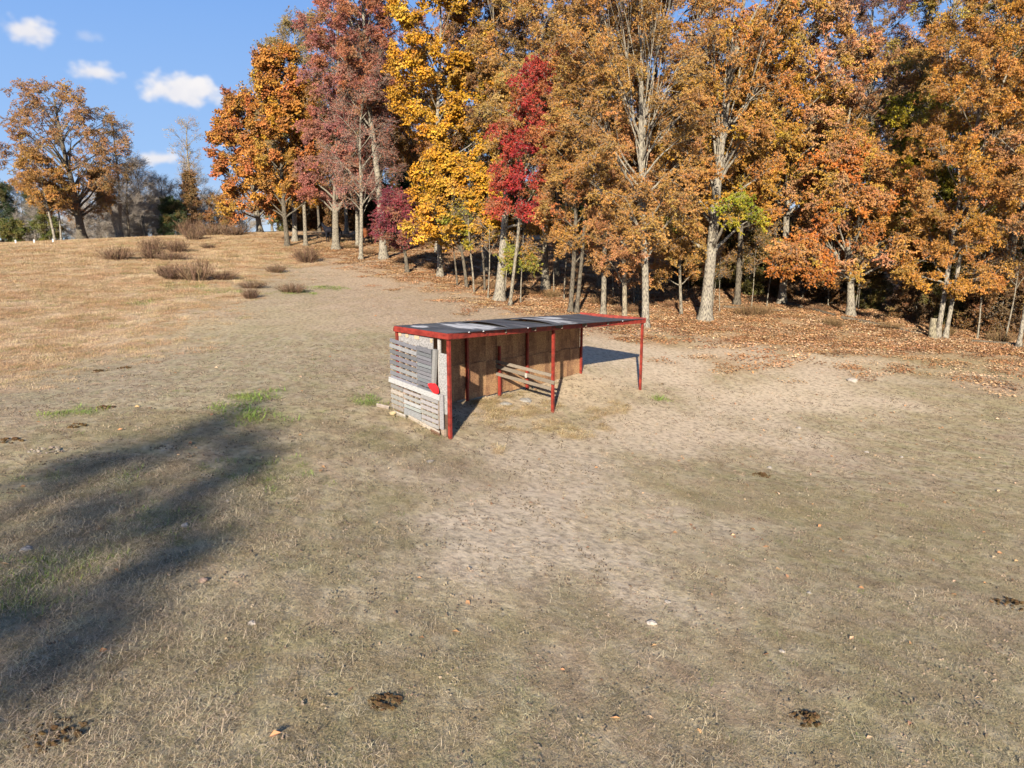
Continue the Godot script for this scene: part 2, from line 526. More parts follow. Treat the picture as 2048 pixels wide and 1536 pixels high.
func build_grass() -> void:
	var short := [blade_patch(90, 0.2, 0.012, 0.045, 0.004, 0.86, 1), blade_patch(90, 0.2, 0.012, 0.05, 0.004, 0.9, 2), blade_patch(80, 0.21, 0.015, 0.065, 0.0038, 0.94, 3)]
	var long := [blade_patch(46, 0.24, 0.07, 0.2, 0.0036, 0.97, 4, true), blade_patch(42, 0.24, 0.07, 0.24, 0.0036, 0.98, 5, true)]
	var tall := [blade_patch(90, 0.34, 0.06, 0.2, 0.009, 0.42, 6, true), blade_patch(90, 0.34, 0.06, 0.17, 0.009, 0.55, 7, true)]
	var sx := [[], [], []]
	var sc := [[], [], []]
	var lx := [[], []]
	var lc := [[], []]
	var tx := [[], []]
	var tc := [[], []]
	var gx := []
	var gc := []
	rng.seed = 77
	for i in 52000:
		var far := i > 26000
		var p := wedge(13.0, 60.0, 1.6) if far else wedge(4.2, 15.0, 0.8)
		var k := cover(p.x, p.y)
		if rng.randf() < maxf(k.r * 0.85, k.b * 0.75): continue
		if k.g > 0.5 and rng.randf() < 0.7: continue
		var gcol := ground_color(p.x, p.y)
		var col := jit(gcol * 0.95, 0.22)
		if rng.randf() < 0.28: col = col.lerp(Color(0.44, 0.35, 0.225), rf(0.2, 0.6))
		elif rng.randf() < 0.25: col = col.lerp(Color(0.15, 0.115, 0.07), rf(0.2, 0.6))
		elif rng.randf() < 0.12: col = col.lerp(Color(0.16, 0.2, 0.05), rf(0.2, 0.6))
		var w := i % 3
		var s := rf(0.8, 1.3) * (1.0 if not far else lerpf(1.2, 3.2, clampf((-p.y - 13.0) / 45.0, 0, 1)))
		sx[w].push_back(upright(Vector3(p.x, gh(p.x, p.y), p.y), rf(0, TAU), s))
		sc[w].push_back(col)
	for w in 3:
		tag(many("dead_turf", short[w], sx[w], sc[w], self), "short dead grazed turf over the paddock", "", "", "stuff")
	# long flattened straw in the near left corner and thinner elsewhere
	for i in 11000:
		var p := Vector2(rf(-7, 7), rf(-12, -4.2))
		var e := (p.x + 3.0) + (p.y + 6.5) * -0.35 + nz.get_noise_2d(p.x * 4.0, p.y * 4.0) * 3.5
		if rng.randf() < smoothstep(-1.6, 1.6, e) * 0.93: continue
		if cover(p.x, p.y).r > 0.35: continue
		var col := jit(Color(0.44, 0.355, 0.24), 0.35)
		if rng.randf() < 0.3: col = jit(Color(0.2, 0.155, 0.1), 0.3)
		lx[i % 2].push_back(upright(Vector3(p.x, gh(p.x, p.y) + 0.012, p.y), rf(-0.6, 0.6) + (PI if i % 3 == 0 else 0.0), rf(0.55, 1.0)))
		lc[i % 2].push_back(col)
	for i in 90:
		var t := rng.randf()
		var p3 := FL.lerp(BL, t * 1.1) if i < 50 else BL.lerp(BR, t)
		var off := Vector3(-0.669, 0, 0.744) * rf(0.16, 0.5) if i < 50 else Vector3(0.81, 0, 0.58) * rf(0.05, 0.3)
		p3 += off
		lx[i % 2].push_back(upright(Vector3(p3.x, gh(p3.x, p3.z) + 0.015, p3.z), rf(0, TAU), rf(0.5, 1.1)))
		lc[i % 2].push_back(jit(Color(0.42, 0.33, 0.2) if i % 3 else Color(0.22, 0.21, 0.09), 0.3))
	for w in 2:
		tag(many("flattened_straw", long[w], lx[w], lc[w], self), "flattened pale straw on the near turf", "", "", "stuff")
	# the standing tan grass of the left field
	for i in 42000:
		var d := 15.0 + 60.0 * pow(rng.randf(), 0.9)
		var p := Vector2(rf(-0.82, -0.12) * (d + 2.0), -d)
		var k := cover(p.x, p.y)
		if rng.randf() > k.g: continue
		var lush := nz.get_noise_2d(p.x * 3.0, p.y * 3.0 + 30.0)
		if lush < -0.25 and rng.randf() < 0.6: continue
		var col := jit(Color(0.52, 0.385, 0.24).lerp(Color(0.42, 0.27, 0.15), clampf(0.5 + lush * 1.6, 0, 1)), 0.25)
		if rng.randf() < 0.08: col = jit(Color(0.27, 0.25, 0.1), 0.2)
		tx[i % 2].push_back(upright(Vector3(p.x, gh(p.x, p.y), p.y), rf(0, TAU), rf(0.5, 1.0) * lerpf(0.8, 1.5, clampf((d - 20.0) / 40.0, 0, 1))))
		tc[i % 2].push_back(col)
	for w in 2:
		tag(many("field_grass", tall[w], tx[w], tc[w], self), "dry tan grass of the ungrazed left field", "", "", "stuff")
	# green patches
	var gp := blade_patch(40, 0.12, 0.03, 0.09, 0.008, 0.4, 8)
	for s in GREEN:
		for i in int(150 * s[2] * s[2] + 60):
			var a := rf(0, TAU)
			var q: float = s[2] * 1.1 * sqrt(rng.randf())
			var p := Vector2(s[0] + cos(a) * q * 1.3, s[1] + sin(a) * q)
			if rng.randf() > green_at(p.x, p.y) * (0.85 if p.y > -9.0 else 0.26) + 0.02: continue
			gx.push_back(upright(Vector3(p.x, gh(p.x, p.y), p.y), rf(0, TAU), rf(0.7, 1.3) * (1.0 if p.y > -14 else 1.6)))
			gc.push_back(jit(Color(0.17, 0.235, 0.05), 0.35, 0.15))
	for i in 900:
		var p := wedge(4.4, 26.0, 0.9)
		if nz3.get_noise_2d(p.x * 5.0, p.y * 5.0) < 0.18 or cover(p.x, p.y).r > 0.5: continue
		gx.push_back(upright(Vector3(p.x, gh(p.x, p.y), p.y), rf(0, TAU), rf(0.35, 0.9)))
		gc.push_back(jit(Color(0.15, 0.2, 0.045), 0.35, 0.15))
	tag(many("green_grass", gp, gx, gc, self), "fresh green grass growing in scattered patches", "", "", "stuff")
	# crumbs of earth and pebbles on the worn ground
	var cm := MB.new()
	rng.seed = 91
	for i in 14:
		var a := rf(0, TAU)
		var q := 0.22 * sqrt(rng.randf())
		var r := rf(0.004, 0.016)
		blob(cm, Vector3(cos(a) * q, r * 0.2, sin(a) * q), Vector3(r * rf(0.8, 1.5), r * 0.8, r), Color.WHITE * rf(0.7, 1.2), 4, 3)
	var cmesh := cm.mesh(mats.grass)
	var cx := []
	var cc := []
	for i in 5200:
		var p := wedge(4.2, 24.0, 0.7)
		var k := cover(p.x, p.y)
		if k.b > 0.6: continue
		cx.push_back(upright(Vector3(p.x, gh(p.x, p.y), p.y), rf(0, TAU), rf(0.6, 1.3)))
		cc.push_back(jit(Color(0.27, 0.21, 0.145) if rng.randf() < 0.3 else Color(0.13, 0.1, 0.07), 0.3))
	tag(many("earth_crumbs", cmesh, cx, cc, self), "loose crumbs of dry earth on the turf", "", "", "stuff")
	# fallen leaves: patches near and in the wood, single leaves in the open
	var litter := []
	for v in 3:
		rng.seed = 300 + v
		var m := MB.new()
		for i in 46:
			var a := rf(0, TAU)
			var q := 0.55 * sqrt(rng.randf())
			leaf(m, Vector3(cos(a) * q, rf(0.004, 0.03), sin(a) * q), Vector3(rf(-1, 1), rf(-0.25, 0.35), rf(-1, 1)).normalized(), Vector3(rf(-0.4, 0.4), 1, rf(-0.4, 0.4)), rf(0.07, 0.13), rf(0.05, 0.085), rf(0.55, 1.4))
		litter.push_back(m.mesh(mats.litter))
	var fx := [[], [], []]
	var fc := [[], [], []]
	const PAL := [Color(0.46, 0.25, 0.12), Color(0.37, 0.185, 0.085), Color(0.5, 0.31, 0.17), Color(0.28, 0.15, 0.08), Color(0.52, 0.36, 0.22)]
	rng.seed = 500
	for i in 38000:
		var d := 20.0 + 55.0 * pow(rng.randf(), 1.1)
		var p := Vector2(rf(-0.42, 0.85) * (d + 2.0), -d)
		var k := cover(p.x, p.y).b
		var into := tree_line(p.x) - p.y
		var chance := k * (0.35 + 0.65 * smoothstep(-2, 3, into)) * clampf(0.75 + 1.5 * (nz2.get_noise_2d(p.x * 4.0, p.y * 4.0) + 0.12), 0.04, 1.3)
		if rng.randf() > chance: continue
		fx[i % 3].push_back(upright(Vector3(p.x, gh(p.x, p.y) + 0.01, p.y), rf(0, TAU), rf(0.7, 1.25)))
		fc[i % 3].push_back(jit(PAL[rng.randi() % 5], 0.25))
	for w in 3:
		tag(many("leaf_litter", litter[w], fx[w], fc[w], self), "orange brown leaf litter along and inside the wood", "", "", "stuff")
	var one := MB.new()
	rng.seed = 511
	leaf(one, Vector3.ZERO, Vector3(1, 0.1, 0), Vector3(0.1, 1, 0.3), 0.085, 0.055, 1.0)
	var ox := []
	var oc := []
	for i in 1500:
		var p := wedge(4.3, 34.0, 0.8)
		if rng.randf() > 0.25 + 0.9 * smoothstep(-3.0, 10.0, p.x - 2.0): continue
		ox.push_back(Transform3D(Basis.from_euler(Vector3(rf(-0.4, 0.4), rf(0, TAU), rf(-0.4, 0.4))) * rf(0.6, 1.25), Vector3(p.x, gh(p.x, p.y) + 0.02, p.y)))
		oc.push_back(jit(PAL[rng.randi() % 5], 0.3))
	tag(many("fallen_leaves", one.mesh(mats.litter), ox, oc, self), "single fallen leaves strewn over the paddock", "", "", "stuff")

# a low, slightly knobbly rounded lump
func blob(m: MB, o: Vector3, s: Vector3, col: Color, seg := 8, rings := 5, rough := 0.18) -> void:
	var ph := rf(0, 9)
	var g := []
	for j in rings + 1:
		var row := []
		for i in seg:
			var th := PI * j / rings
			var a := TAU * i / seg
			var k := 1.0 + rough * sin(a * 2.0 + ph + j * 1.3) + rough * 0.6 * sin(a * 5.0 + ph * 2.0 + th * 4.0)
			row.push_back(o + Vector3(sin(th) * cos(a) * s.x, cos(th) * s.y, sin(th) * sin(a) * s.z) * k)
		g.push_back(row)
	for j in rings:
		for i in seg:
			var i2 := (i + 1) % seg
			m.quad(g[j + 1][i], g[j][i], g[j][i2], g[j + 1][i2], col)

# a folded leaf from p along d, its face towards f
func leaf(m: MB, p: Vector3, d: Vector3, f: Vector3, l: float, w: float, k: float, broad := false) -> void:
	var s := d.cross(f).normalized()
	var up := s.cross(d).normalized()
	var tip := p + d * l - up * l * 0.12
	var mid := p + d * l * 0.45
	var a := mid + s * w * 0.5 + up * w * 0.16
	var b := mid - s * w * 0.5 + up * w * 0.16
	var col := Color(k * rf(0.96, 1.05), k * rf(0.93, 1.08), k * rf(0.85, 1.1))
	if broad:
		var a2 := p + d * l * 0.78 + s * w * 0.34
		var b2 := p + d * l * 0.78 - s * w * 0.34
		m.tri(p, a, a2, col)
		m.tri(p, a2, tip, col)
		m.tri(p, tip, b2, col)
		m.tri(p, b2, b, col)
	else:
		m.tri(p, a, tip, col)
		m.tri(p, tip, b, col)
# ---------------------------------------------------------------- trees
var sprays := {}

# a leafy twig about half a metre long, lying along +X and hanging a little
func spray(kind: String) -> ArrayMesh:
	if sprays.has(kind): return sprays[kind]
	rng.seed = kind.hash()
	var t := MB.new()
	var m := MB.new()
	var spec := {
		"maple": [42, 0.11, 0.1, 0.58, 0.75, true], "beech": [40, 0.108, 0.062, 0.60, 0.8, true], "oak": [46, 0.092, 0.052, 0.52, 0.5, false], "small": [58, 0.07, 0.042, 0.55, 0.4, false],
		"thin": [14, 0.09, 0.055, 0.60, 0.5, false], "twig": [0, 0.1, 0.1, 0.75, 0.3, false], "pine": [90, 0.13, 0.014, 0.5, 0.1, false], "cedar": [70, 0.10, 0.03, 0.4, 0.15, false]}
	var s: Array = spec[kind]
	var n: int = s[0]
	var len: float = s[3]
	var side := 5 if kind != "twig" else 11
	var tips := []
	var wd := 0.008 if kind == "twig" else 0.004
	var main := PackedVector3Array([Vector3.ZERO, Vector3(len * 0.5, 0.03, rf(-0.04, 0.04)), Vector3(len, -0.05, rf(-0.08, 0.08))])
	t.tube(main, PackedFloat32Array([0.007, 0.005, 0.002]), 3)
	for i in side:
		var u := (i + 0.6) / side
		var p := main[0].lerp(main[1], u * 2.0) if u < 0.5 else main[1].lerp(main[2], u * 2.0 - 1.0)
		var d := Vector3(rf(0.4, 0.9), rf(-0.35, 0.5), (1 if i % 2 else -1) * rf(0.5, 1.0)).normalized()
		var q := p + d * len * rf(0.28, 0.55)
		t.tri(p - Vector3(wd, 0, 0), q, p + Vector3(wd, 0, 0.002))
		t.tri(p - Vector3(0, wd, 0), q, p + Vector3(0, wd, 0.002))
		tips.push_back([p, q])
	tips.push_back([main[1], main[2]])
	for i in n:
		var e: Array = tips[i % tips.size()]
		var p: Vector3 = e[0].lerp(e[1], rf(0.25, 1.05)) + rdir() * 0.02
		var d: Vector3
		if kind == "pine" or kind == "cedar":
			d = (rdir() + (e[1] - e[0]).normalized() * 1.2).normalized()
		else:
			d = (rdir() * 0.85 + (e[1] - e[0]).normalized() * 0.4 + Vector3.DOWN * s[4]).normalized()
		leaf(m, p, d, rdir() + Vector3(0, 0.6, 0), s[1] * rf(0.7, 1.25), s[2] * rf(0.75, 1.2), rf(0.6, 1.3), s[5])
	var a := ArrayMesh.new()
	m.surface(a, mats.leaf, false)
	t.surface(a, mats.twig)
	sprays[kind] = a
	return a

func profile(kind: String, t: float) -> float:
	match kind:
		"cone": return lerpf(1.0, 0.12, t)
		"column": return 0.55 + 0.45 * sin(PI * (0.15 + 0.8 * t))
		"spread": return lerpf(0.75, 1.0, t * 2.0) if t < 0.5 else 1.0 - pow(t - 0.5, 2.0) * 2.6
		"low": return 1.0 - 0.62 * pow(t, 1.4)
		"vase": return lerpf(0.45, 1.0, t) if t < 0.75 else 1.0 - (t - 0.75) * 1.6
	return pow(sin(PI * (0.12 + 0.8 * t)), 0.75)

func bez(a: Vector3, b: Vector3, c: Vector3, t: float) -> Vector3:
	return a.lerp(b, t).lerp(b.lerp(c, t), t)

# s: h height, r trunk radius, l lean (x, z at the top), cb crown base, cr crown radius, prof, pal palette, leaf, nl lobes, nt tips, ns sprays,
# lr lobe size, bark tint, fork (height where the trunk gives way to rising limbs), lobes (extra [x, y, z, r, palette index])
func make_tree(called: String, label: String, x: float, z: float, s: Dictionary, group := "") -> Node3D:
	var o := thing(called, label, s.get("cat", "tree"), Vector3(x, gh(x, z) - 0.06, z), 0.0, group)
	rng.seed = int(s.get("seed", 0)) + int(x * 131.0) + int(z * 977.0)
	var h: float = s.h
	var r0: float = s.r
	var ln: Vector2 = s.get("l", Vector2.ZERO)
	var cb: float = s.cb
	var cr: float = s.cr
	var prof: String = s.get("prof", "egg")
	var tint: Color = s.get("bark", Color(1, 1, 1))
	var kind: String = s.get("leaf", "oak")
	var pal: Array = s.get("pal", [Color(0.3, 0.2, 0.1)])
	var nl: int = s.get("nl", 18)
	var nt: int = s.get("nt", 8)
	var ns: int = int(ceil(float(s.get("ns", 5)) * 1.4))
	var lr: float = s.get("lr", 0.42)
	var back: bool = s.get("back", false)
	var top := h * float(s.get("fork", 0.93))
	var wob := Vector2(rf(0, 9), rf(0, 9))
	var tp := PackedVector3Array()
	var tr := PackedFloat32Array()
	var rings := 9 if back else 20
	for i in rings + 1:
		var t := float(i) / rings
		t = t * t * 0.35 + t * 0.65
		var y := top * t
		var ty := y / h
		var amp := 0.02 * h * ty * (1.0 - ty * 0.5)
		tp.push_back(Vector3(ln.x * pow(ty, 1.25) + amp * sin(wob.x + ty * 7.0), y, ln.y * pow(ty, 1.25) + amp * sin(wob.y + ty * 6.0)))
		tr.push_back(maxf(r0 * pow(1.0 - ty * 0.97, 0.85) + r0 * 0.75 * exp(-y / (r0 * 1.6)), 0.012))
	var m := MB.new()
	m.tube(tp, tr, 7 if back else 12, tint, 0.05)
	part("trunk", m.mesh(mats.bark), o)
	if s.has("twin"):
		var m2 := MB.new()
		var t2 := PackedVector3Array()
		var tw2: Vector3 = s.twin
		for i in tp.size():
			t2.push_back(tp[i] + Vector3(tw2.x, 0, tw2.z) * (1.0 + 1.2 * tp[i].y / h))
		var r2 := tr.duplicate()
		for i in r2.size(): r2[i] *= 0.86
		m2.tube(t2, r2, 12, tint, 0.05)
		part("trunk", m2.mesh(mats.bark), o)
	# lobes
	var lobes := []
	var spin := rf(0, TAU)
	for i in nl:
		var t := (i + 0.5) / nl
		var y := lerpf(cb, h * 0.96, pow(t, 0.92)) + rf(-0.3, 0.3)
		var p := profile(prof, t)
		var rad := cr * lr * (0.62 + 0.38 * p) * rf(0.8, 1.15)
		var dist := maxf(cr * p - rad * 0.7, 0.0) * (0.45 + 0.6 * sqrt(rng.randf()))
		var a := spin + i * 2.399 + rf(-0.4, 0.4)
		var ax := axis_at(tp, y)
		lobes.push_back([Vector3(ax.x + cos(a) * dist, y, ax.z + sin(a) * dist), rad, -1])
	for e in s.get("lobes", []):
		lobes.push_back([Vector3(e[0], e[1], e[2]), e[3], int(e[4]), true])
	var xf := []
	var cols := []
	var joined := MB.new()
	for lb in lobes:
		var lc: Vector3 = lb[0]
		var rad: float = lb[1]
		var out := Vector2(lc.x, lc.z).length()
		var ya := clampf(lc.y - out * rf(0.55, 1.0) - rad * 0.4, minf(cb * 0.75, top * 0.8), top * 0.97)
		if lb.size() > 3: ya = minf(ya, maxf(lc.y - 0.35, 0.6))
		if s.has("fork"): ya = minf(ya, top * rf(0.5, 0.99)) if lc.y > top else ya
		var pa := axis_at(tp, ya)
		var ra := clampf(r0 * pow(1.0 - ya / h * 0.97, 0.85) * 0.5, 0.012, 0.14)
		if s.has("fork") and lc.y > top: ra = clampf(r0 * rf(0.10, 0.32), 0.018, 0.16)
		var pm := pa.lerp(lc, 0.5) + Vector3(rf(-0.2, 0.2), out * rf(-0.02, 0.16), rf(-0.2, 0.2))
		var lm := joined if back else MB.new()
		var lp := PackedVector3Array()
		var lrad := PackedFloat32Array()
		for i in 7:
			var t := i / 6.0
			lp.push_back(bez(pa, pm, lc, t) + (rdir() * 0.06 * out * 0.3 if i > 0 else Vector3.ZERO))
			lrad.push_back(lerpf(ra, 0.014, pow(t, 0.8)))
		lm.tube(lp, lrad, 4 if back else 6, tint)
		var pi: int = lb[2]
		for k in nt:
			var q := rdir() * pow(rng.randf(), 0.4) * rad
			q.y *= 0.75
			var tip := lc + q
			var j := rng.randi_range(3, 6)
			var st := lp[j]
			var tm := st.lerp(tip, 0.5) + Vector3(0, 0.06, 0) * rad + rdir() * 0.08 * rad
			if not back or k % 2 == 0:
				lm.tube(PackedVector3Array([st, tm, tip]), PackedFloat32Array([0.018, 0.012, 0.005]) if not back else PackedFloat32Array([0.02, 0.014, 0.008]), 3, tint)
			var tcol: Color = pal[pi] if pi >= 0 else pal[rng.randi() % pal.size()]
			if s.has("pal2") and rng.randf() < smoothstep(h * float(s.get("mix0", 0.55)), h * float(s.get("mix1", 0.25)), tip.y):
				tcol = s.pal2[rng.randi() % s.pal2.size()]
			if rng.randf() < 0.3: tcol = tcol.lerp(Color(0.30, 0.2, 0.06), rf(0.1, 0.5))
			tcol = jit(tcol * 0.97, 0.2)
			var outd := (tip - axis_at(tp, tip.y - 0.4)).normalized()
			for i in ns:
				var d := (outd * 0.7 + rdir() * 0.8 + Vector3(0, float(s.get("rise", -0.1)), 0)).normalized()
				var sc := rf(0.75, 1.25) * float(s.get("ls", 1.0)) * 0.85
				var side := d.cross(Vector3.UP)
				if side.length() < 0.1: side = Vector3.RIGHT
				side = side.normalized()
				var up := side.cross(d).normalized()
				var b := Basis(d, up, side).rotated(d, rf(-0.7, 0.7))
				xf.push_back(Transform3D(b.scaled(Vector3(sc, sc, sc)), tip + rdir() * rf(0.05, 0.38) * float(s.get("sp", 1.0)) - d * 0.2))
				cols.push_back(jit(tcol, 0.18, 0.08))
		if not back:
			part("limb", lm.mesh(mats.bark), o)
	if back:
		part("limbs", joined.mesh(mats.bark), o).set_meta("kind", "stuff")
	if xf.size():
		many("crown", spray(kind), xf, cols, o).set_meta("kind", "stuff")
	return o

func axis_at(tp: PackedVector3Array, y: float) -> Vector3:
	var n := tp.size()
	if y >= tp[n - 1].y:
		return Vector3(tp[n - 1].x, y if y < tp[n - 1].y else tp[n - 1].y, tp[n - 1].z)
	for i in n - 1:
		if y < tp[i + 1].y:
			return tp[i].lerp(tp[i + 1], clampf((y - tp[i].y) / (tp[i + 1].y - tp[i].y), 0, 1))
	return tp[0]

const GOLD := [Color(0.52, 0.28, 0.025), Color(0.58, 0.33, 0.04), Color(0.46, 0.23, 0.02), Color(0.54, 0.27, 0.025)]
const GOLDGREEN := [Color(0.46, 0.28, 0.03), Color(0.36, 0.27, 0.03), Color(0.26, 0.24, 0.03)]
const ORANGE := [Color(0.46, 0.19, 0.035), Color(0.42, 0.18, 0.045), Color(0.47, 0.225, 0.04), Color(0.45, 0.155, 0.05)]
const BROWN := [Color(0.42, 0.215, 0.055), Color(0.38, 0.195, 0.055), Color(0.45, 0.24, 0.065), Color(0.35, 0.18, 0.06)]
const RUST := [Color(0.42, 0.19, 0.075), Color(0.43, 0.21, 0.075), Color(0.37, 0.185, 0.075)]
const PEACH := [Color(0.47, 0.22, 0.075), Color(0.48, 0.25, 0.06), Color(0.48, 0.235, 0.11), Color(0.46, 0.27, 0.05)]
const MAUVE := [Color(0.34, 0.135, 0.115), Color(0.38, 0.155, 0.12), Color(0.3, 0.125, 0.12), Color(0.37, 0.13, 0.095)]
const CRIMSON := [Color(0.34, 0.035, 0.03), Color(0.30, 0.026, 0.03), Color(0.36, 0.06, 0.035)]
const PLUM := [Color(0.24, 0.045, 0.055), Color(0.20, 0.04, 0.06)]
const DULL := [Color(0.31, 0.22, 0.08), Color(0.34, 0.23, 0.09), Color(0.28, 0.21, 0.07)]
const OLIVE := [Color(0.27, 0.23, 0.02), Color(0.20, 0.20, 0.02), Color(0.34, 0.26, 0.02)]
const PALEGOLD := [Color(0.45, 0.27, 0.07), Color(0.42, 0.28, 0.09), Color(0.46, 0.24, 0.06)]
const PINE := [Color(0.035, 0.06, 0.02), Color(0.045, 0.07, 0.025)]
const BUSH := [Color(0.09, 0.115, 0.025), Color(0.13, 0.13, 0.03)]
const GREY := Color(0.86, 0.85, 0.82)
const DARKB := Color(0.5, 0.48, 0.46)
const PALE := Color(1.25, 1.25, 1.2)

func build_edge_trees() -> void:
	# far left, beyond the crest of the field
	make_tree("oak_tree", "wide brown-orange oak standing alone on the field's crest with dark spreading limbs", -44.7, -78, {"h": 15.6, "r": 0.4, "l": Vector2(-1.4, 0), "cb": 3.0, "cr": 6.3, "prof": "egg", "pal": [Color(0.36, 0.19, 0.075), Color(0.33, 0.17, 0.065), Color(0.39, 0.21, 0.08), Color(0.30, 0.16, 0.075)], "leaf": "oak", "nl": 48, "nt": 8, "ns": 4, "lr": 0.24, "ls": 1.35, "bark": DARKB, "sp": 1.6})
	make_tree("slim_tree", "slim tree with drooping orange-brown crown left of the wide oak", -43.9, -72, {"h": 8.6, "r": 0.12, "l": Vector2(-1.0, 0), "cb": 2.6, "cr": 2.2, "pal": BROWN, "leaf": "oak", "nl": 14, "nt": 6, "ns": 5, "ls": 1.4})
	make_tree("slim_tree", "thin pale stem with a small brown crown right beside the drooping slim tree", -44.5, -74, {"h": 7.0, "r": 0.10, "l": Vector2(0.3, 0), "cb": 3.0, "cr": 1.5, "pal": BROWN, "leaf": "oak", "nl": 9, "nt": 5, "ns": 5, "ls": 1.4})
	make_tree("leaning_tree", "pale trunk leaning left under brown leaves, right of the wide oak", -43.0, -82, {"h": 7.6, "r": 0.2, "l": Vector2(-1.6, 0), "cb": 3.8, "cr": 1.8, "pal": BROWN, "leaf": "oak", "nl": 10, "nt": 6, "ns": 6, "ls": 1.4, "bark": PALE})
	make_tree("sparse_tree", "tall pale tree with a thin yellowish top just right of the wide oak", -43.2, -83, {"h": 13.4, "r": 0.2, "l": Vector2(0.6, 0), "cb": 5.0, "cr": 2.3, "pal": PALEGOLD, "leaf": "thin", "nl": 16, "nt": 7, "ns": 4, "bark": PALE, "ls": 1.4})
	make_tree("bare_tree", "dark bare forked tree right of the pale tree with the yellowish top", -41.9, -82, {"h": 8.5, "r": 0.16, "l": Vector2(0.7, 0), "cb": 2.5, "cr": 2.6, "pal": BROWN, "leaf": "twig", "nl": 14, "nt": 6, "ns": 3, "bark": DARKB, "ls": 1.5, "rise": 0.5})
	make_tree("bare_tree", "tall bare tree with a few last leaves alone against the sky", -39.8, -95, {"h": 15.0, "r": 0.2, "l": Vector2(-0.4, 0), "cb": 5.0, "cr": 2.4, "prof": "vase", "pal": PALEGOLD, "leaf": "thin", "nl": 16, "nt": 6, "ns": 2, "ls": 1.3, "rise": 0.5, "bark": GREY})
	var bare := [["grey bare tree between the oak and the dark green cedar", -44.0, -90, 9.2], ["short bare tree with tangled twigs left of the dark green cedar", -43.0, -94, 7.4], ["thin bare tree directly above the dark green cedar", -41.6, -99, 9.5]]
	for b in bare:
		make_tree("bare_tree", b[0], b[1], b[2], {"h": b[3], "r": 0.15, "l": Vector2(rf(-0.6, 0.6), 0), "cb": 2.4, "cr": 2.2, "pal": BROWN, "leaf": "twig", "nl": 16, "nt": 7, "ns": 3, "ls": 1.5, "rise": 0.6, "bark": GREY})
	make_tree("cedar_tree", "small dark green cedar on the crest of the field", -39.6, -88, {"h": 4.2, "r": 0.1, "cb": 0.3, "cr": 2.0, "prof": "low", "pal": PINE, "leaf": "cedar", "nl": 20, "nt": 8, "ns": 6, "ls": 1.3})
	make_tree("dull_tree", "dull brown conical tree between the cedar and the orange maples", -38.2, -90, {"h": 7.6, "r": 0.12, "cb": 0.5, "cr": 1.7, "prof": "cone", "pal": [Color(0.2, 0.12, 0.055), Color(0.24, 0.13, 0.05)], "leaf": "oak", "nl": 18, "nt": 7, "ns": 5, "ls": 1.4})
	make_tree("pine_tree", "dark green pine at the far left end of the field", -62.5, -92, {"h": 7.8, "r": 0.16, "cb": 0.6, "cr": 2.3, "prof": "low", "pal": PINE, "leaf": "pine", "nl": 20, "nt": 7, "ns": 6, "ls": 1.5})
	make_tree("pine_tree", "hazier dark pine behind the wide oak's left edge", -66, -104, {"h": 8.6, "r": 0.16, "cb": 0.6, "cr": 2.2, "prof": "cone", "pal": PINE, "leaf": "pine", "nl": 18, "nt": 6, "ns": 6, "ls": 1.5})
	# brush along the crest behind the field
	var bs := [[-60.0, -84.0, 2.2, 1], [-56.5, -85, 3.0, 1], [-53.0, -86, 3.2, 1], [-50.5, -88, 3.6, 0], [-48.5, -90, 4.2, 0], [-47.0, -92, 4.8, 0], [-45.6, -88, 3.4, 0], [-44.2, -96, 5.0, 0], [-42.4, -92, 3.4, 0], [-40.8, -96, 5.0, 0], [-37.5, -96, 5.4, 0], [-35.5, -92, 4.6, 2], [-33.5, -95, 5.2, 0], [-58.5, -92, 4.4, 0], [-54, -94, 5.0, 0], [-50, -98, 5.6, 0], [-62, -88, 2.6, 2]]
	for b in bs:
		var gname: String = ["bare grey brush tree in the thicket behind the crest of the field", "green bush in the thicket behind the left end of the field", "rusty leaved bush in the thicket behind the crest of the field"][b[3]]
		make_tree("brush_tree", gname, b[0], b[1], {"h": b[2], "r": 0.07, "cb": 0.4, "cr": b[2] * 0.48, "pal": [BUSH, BUSH, [Color(0.28, 0.13, 0.05), Color(0.3, 0.18, 0.06)]][b[3]], "leaf": ["twig", "oak", "oak"][b[3]], "nl": 12, "nt": 6, "ns": 4, "ls": 1.3, "back": true, "rise": 0.4, "bark": PALE, "cat": "bush" if b[3] else "tree"}, "thicket behind the field")
	var crest := []
	for n in {"pine_tree": "far left pine", "pine_tree_001": "hazier pine", "slim_tree": "drooping slim tree", "oak_tree": "wide oak", "leaning_tree": "leaning pale trunk", "sparse_tree": "tall pale tree", "bare_tree": "dark forked tree", "bare_tree_001": "tall bare tree", "cedar_tree": "dark cedar", "dull_tree": "dull conical tree"}.keys():
		var q: Node3D = get_node(n)
		crest.push_back([q.position.x / -q.position.z, {"pine_tree": "far left pine", "pine_tree_001": "hazier pine", "slim_tree": "drooping slim tree", "oak_tree": "wide oak", "leaning_tree": "leaning pale trunk", "sparse_tree": "tall pale tree", "bare_tree": "dark forked tree", "bare_tree_001": "tall bare tree", "cedar_tree": "dark cedar", "dull_tree": "dull conical tree"}[n]])
	crest.sort_custom(func(a, b): return a[0] < b[0])
	for i in bs.size():
		between(get_node("brush_tree" if i == 0 else "brush_tree_%03d" % i), ["bare grey brush tree", "green bush", "rusty leaved bush"][bs[i][3]], crest, 88.0, 94.0)
	rng.seed = 606
